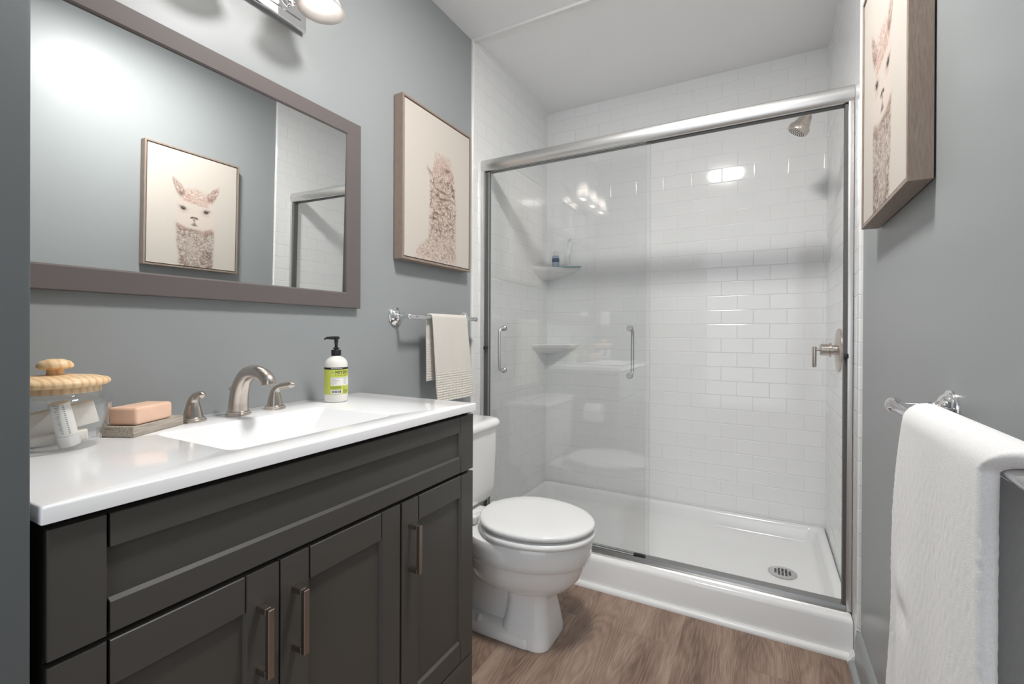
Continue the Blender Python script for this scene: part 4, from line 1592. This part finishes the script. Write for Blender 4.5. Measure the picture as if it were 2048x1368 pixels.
def hand_y(part, t_, v):
    if part == 'f':
        a, b = 1.447 + 0.026 * t_, 1.687 + 0.050 * t_ ** 1.2
    elif part == 't':
        a, b = 1.447 - 0.006 * t_, 1.687 - 0.02 * t_
    else:
        a, b = 1.441 + 0.006 * t_, 1.665 + 0.01 * t_
    return a + (b - a) * v


def waffle(part, y, z):
    if part == 'f' and z < 0.925:
        d_ = min(1, (0.925 - z) / 0.02)
        k = 1.4 if z < 0.845 else 1.0
        return d_ * 0.0021 * k * math.sin((y + z) * 2 * PI / 0.0200) * math.sin((y - z) * 2 * PI / 0.0200)
    if part == 'b' and z < 1.06:
        return 0.0016 * math.sin((y + z) * 2 * PI / 0.0200) * math.sin((y - z) * 2 * PI / 0.0200)
    return 0


drape('hand_towel', M['handtowel'], 'ivory hand towel with a woven border folded over the left chrome bar', 'towel', -1.170, 1.140, 0.0085, 1, hand_y, 0.797, 0.884, 0.006, 0.006, 0.004, 0.0022, 130, 560, 5, waffle)


def bath_y(part, t_, v):
    if part == 'f':
        a, b = 0.566 - 0.03 * t_, 0.838 + 0.075 * t_ + 0.01 * math.sin(t_ * 9)
    elif part == 't':
        a, b = 0.566 - 0.088 * t_, 0.838 + 0.006 * t_
    else:
        a, b = 0.478 - 0.05 * t_, 0.844 + 0.04 * t_
    return a + (b - a) * v


_rs = np.random.RandomState(12)
_tuft = _rs.rand(64, 6)


def terry(part, y, z):
    v = 0.0
    for k in range(18):
        fx_, fz_, p_ = 60 + 520 * _tuft[k, 0], 60 + 520 * _tuft[k, 1], _tuft[k, 2] * 6.28
        v += math.sin(y * fx_ * (1 if k % 2 else -1) + z * fz_ + p_)
    dent = -0.004 * math.exp(-(((y - 0.80) / 0.03) ** 2 + ((z - 0.70) / 0.02) ** 2)) + 0.003 * math.exp(-(((y - 0.80) / 0.03) ** 2 + ((z - 0.735) / 0.03) ** 2)) - 0.004 * math.exp(-(((y - 0.84) / 0.015) ** 2 + ((z - 0.60) / 0.12) ** 2))
    return 0.00005 * v + (dent if part == 'f' else 0)


drape('bath_towel', M['bathtowel'], 'fluffy white bath towel hanging over the right chrome bar', 'towel', 0.200, 0.957, 0.0105, -1, bath_y, 0.36, 0.30, 0.016, 0.010, 0.022, 0.004, 170, 380, 7, terry, 0.0)

# ------------------------------------------------------------------ toilet
TY = 1.495
t = thing('toilet', 'white two piece toilet with a closed oval lid between vanity and shower', 'toilet', (-0.9, TY, 0))


def egg(xb, xf, hw, z, n=44, pw=2.2, flat=0.0):
    """egg outline, blunt end at the back (xb), nose at the front (xf)"""
    pts = []
    xm = xb + (xf - xb) * 0.46
    for i in range(n):
        a = 2 * PI * i / n
        c, s_ = math.cos(a), math.sin(a)
        if c >= 0:
            x = xm + (xf - xm) * abs(c) ** (2 / 2.0)
            y = hw * math.copysign(abs(s_) ** (2 / 2.0), s_)
        else:
            x = xm - (xm - xb) * abs(c) ** (2 / 2.8)
            y = hw * math.copysign(abs(s_) ** (2 / 2.4), s_) * (1 - 0.28 * abs(c) ** 2)
        pts.append((x, TY + y, z))
    return pts


bm = B()
loft(bm, [egg(-0.93, -0.665, 0.055, 0.160), egg(-0.94, -0.635, 0.085, 0.170), egg(-0.955, -0.607, 0.110, 0.182), egg(-0.97, -0.584, 0.131, 0.199), egg(-0.985, -0.560, 0.150, 0.228), egg(-0.995, -0.543, 0.160, 0.262),
          egg(-1.0, -0.536, 0.164, 0.283), egg(-1.0, -0.532, 0.167, 0.290), egg(-1.0, -0.524, 0.173, 0.297), egg(-1.0, -0.519, 0.176, 0.314), egg(-1.0, -0.515, 0.178, 0.342), egg(-1.0, -0.515, 0.178, 0.362), egg(-0.998, -0.518, 0.175, 0.369), egg(-0.99, -0.527, 0.167, 0.372)])


def slab(xb, xf, hw, z, r, k=5):
    return ring_at(rrect((xb + xf) / 2, TY, (xf - xb) / 2, hw, r, k), z)


# shelf under the tank
loft(bm, [slab(-1.20, -0.86, 0.085, 0.27, 0.04), slab(-1.215, -0.86, 0.10, 0.32, 0.04), slab(-1.22, -0.86, 0.105, 0.360, 0.04), slab(-1.217, -0.87, 0.10, 0.3690, 0.04)])
# front column
loft(bm, [slab(-0.825, -0.640, 0.100, 0.0, 0.045), slab(-0.825, -0.640, 0.100, 0.020, 0.045), slab(-0.82, -0.645, 0.094, 0.05, 0.042), slab(-0.812, -0.650, 0.084, 0.09, 0.04), slab(-0.81, -0.656, 0.074, 0.135, 0.04), slab(-0.82, -0.654, 0.075, 0.172, 0.04), slab(-0.84, -0.635, 0.09, 0.20, 0.05)])
# trapway behind the column
loft(bm, [slab(-1.16, -0.76, 0.050, 0.01, 0.03), slab(-1.16, -0.78, 0.044, 0.06, 0.03), slab(-1.16, -0.80, 0.044, 0.14, 0.03), slab(-1.18, -0.80, 0.060, 0.22, 0.03), slab(-1.19, -0.80, 0.08, 0.30, 0.03)])
# foot flange
loft(bm, [slab(-1.15, -0.70, 0.104, 0.0, 0.02), slab(-1.15, -0.70, 0.104, 0.022, 0.02), slab(-1.145, -0.70, 0.097, 0.034, 0.02), slab(-1.14, -0.70, 0.068, 0.042, 0.02)])
link('bowl', bm, M['porcelain'], t, 45)
for sg in (-1, 1):
    bm = B()
    lathe(bm, [(0.012, 0), (0.012, 0.004), (0.010, 0.014), (0.006, 0.019), (0.0, 0.020)], (-0.908, TY + sg * 0.084, 0.036), segs=20)
    link('bolt_cap', bm, M['whiteplastic'], t, 60)
bm = B()
loft(bm, [slab(-1.222, -1.035, 0.205, 0.3695, 0.05), slab(-1.225, -1.015, 0.222, 0.392, 0.055), slab(-1.226, -1.008, 0.226, 0.43, 0.055), slab(-1.227, -1.002, 0.229, 0.60, 0.055), slab(-1.227, -0.999, 0.230, 0.678, 0.055)])
link('tank', bm, M['porcelain'], t, 50)
bm = B()
loft(bm, [slab(-1.228, -0.998, 0.231, 0.6785, 0.055), slab(-1.232, -0.990, 0.238, 0.682, 0.06), slab(-1.233, -0.987, 0.240, 0.692, 0.06), slab(-1.232, -0.989, 0.239, 0.704, 0.06), slab(-1.228, -0.998, 0.232, 0.712, 0.055), slab(-1.215, -1.015, 0.215, 0.7155, 0.05)])
link('tank_lid', bm, M['porcelain'], t, 60)


def seat_outline(xb, xf, hw, z):
    return egg(xb, xf, hw, z)


bm = B()
loft(bm, [egg(-0.925, -0.513, 0.174, 0.3725), egg(-0.928, -0.506, 0.182, 0.376), egg(-0.93, -0.503, 0.1845, 0.384), egg(-0.928, -0.506, 0.182, 0.393), egg(-0.925, -0.514, 0.174, 0.3955)])
link('seat', bm, M['seat'], t, 60)
bm = B()
loft(bm, [egg(-0.925, -0.520, 0.167, 0.4020), egg(-0.928, -0.509, 0.178, 0.405), egg(-0.93, -0.506, 0.181, 0.411), egg(-0.929, -0.507, 0.1805, 0.417), egg(-0.926, -0.512, 0.176, 0.4215), egg(-0.92, -0.522, 0.168, 0.4235), egg(-0.88, -0.58, 0.12, 0.4250)])
link('lid', bm, M['seat'], t, 60)
for sg in (-1, 1):
    bm = B()
    box(bm, -0.955, -0.925, TY + sg * 0.075 - 0.016, TY + sg * 0.075 + 0.016, 0.3775, 0.405, 0.006, 3)
    link('hinge', bm, M['seat'], t, 60)

# toilet paper on the side of the vanity, seen only as a reflection in the shower glass
t = thing('toilet_paper_holder', 'roll of white toilet paper on the vanity side facing the toilet', 'toilet paper', (-0.9, 1.149, 0.60))
bm = B()
lathe(bm, [(0.02, -0.05), (0.054, -0.05), (0.055, -0.048), (0.055, 0.048), (0.054, 0.05), (0.02, 0.05)], (-0.90, 1.206, 0.60), (1, 0, 0), 40, False, False)
lathe(bm, [(0.02, -0.05), (0.02, 0.05)], (-0.90, 1.206, 0.60), (1, 0, 0), 40, False, False)
link('roll', bm, M['paper'], t, 50)
bm = B()
tube(bm, [(-0.962, 1.149, 0.60), (-0.962, 1.19, 0.60), (-0.962, 1.206, 0.60)], 0.006, 12)
tube(bm, [(-0.965, 1.206, 0.60), (-0.838, 1.206, 0.60)], 0.006, 12)
lathe(bm, [(0.02, 0), (0.02, 0.004), (0.008, 0.008), (0, 0.008)], (-0.962, 1.1485, 0.60), (0, 1, 0), 24)
link('arm', bm, M['chrome'], t, 50)

# outlet on the stub wall, also seen only in the glass
t = thing('outlet_plate', 'white duplex outlet plate on the stub wall facing the shower', 'outlet', (-1.147, 0.205, 1.20))
bm = B()
box(bm, -1.182, -1.112, 0.2053, 0.2095, 1.143, 1.257, 0.0015)
link('plate', bm, M['whiteplastic'], t)
for z in (1.18, 1.22):
    bm = B()
    box(bm, -1.163, -1.131, 0.2095, 0.2108, z - 0.014, z + 0.014, 0.0008, 1)
    r_ = link('receptacle', bm, M['whiteplastic'], t)
    bm = B()
    for dx in (-0.006, 0.006):
        box(bm, -1.147 + dx - 0.001, -1.147 + dx + 0.001, 0.2106, 0.2110, z - 0.004, z + 0.005)
    link('slot', bm, M['dark'], r_, 0)
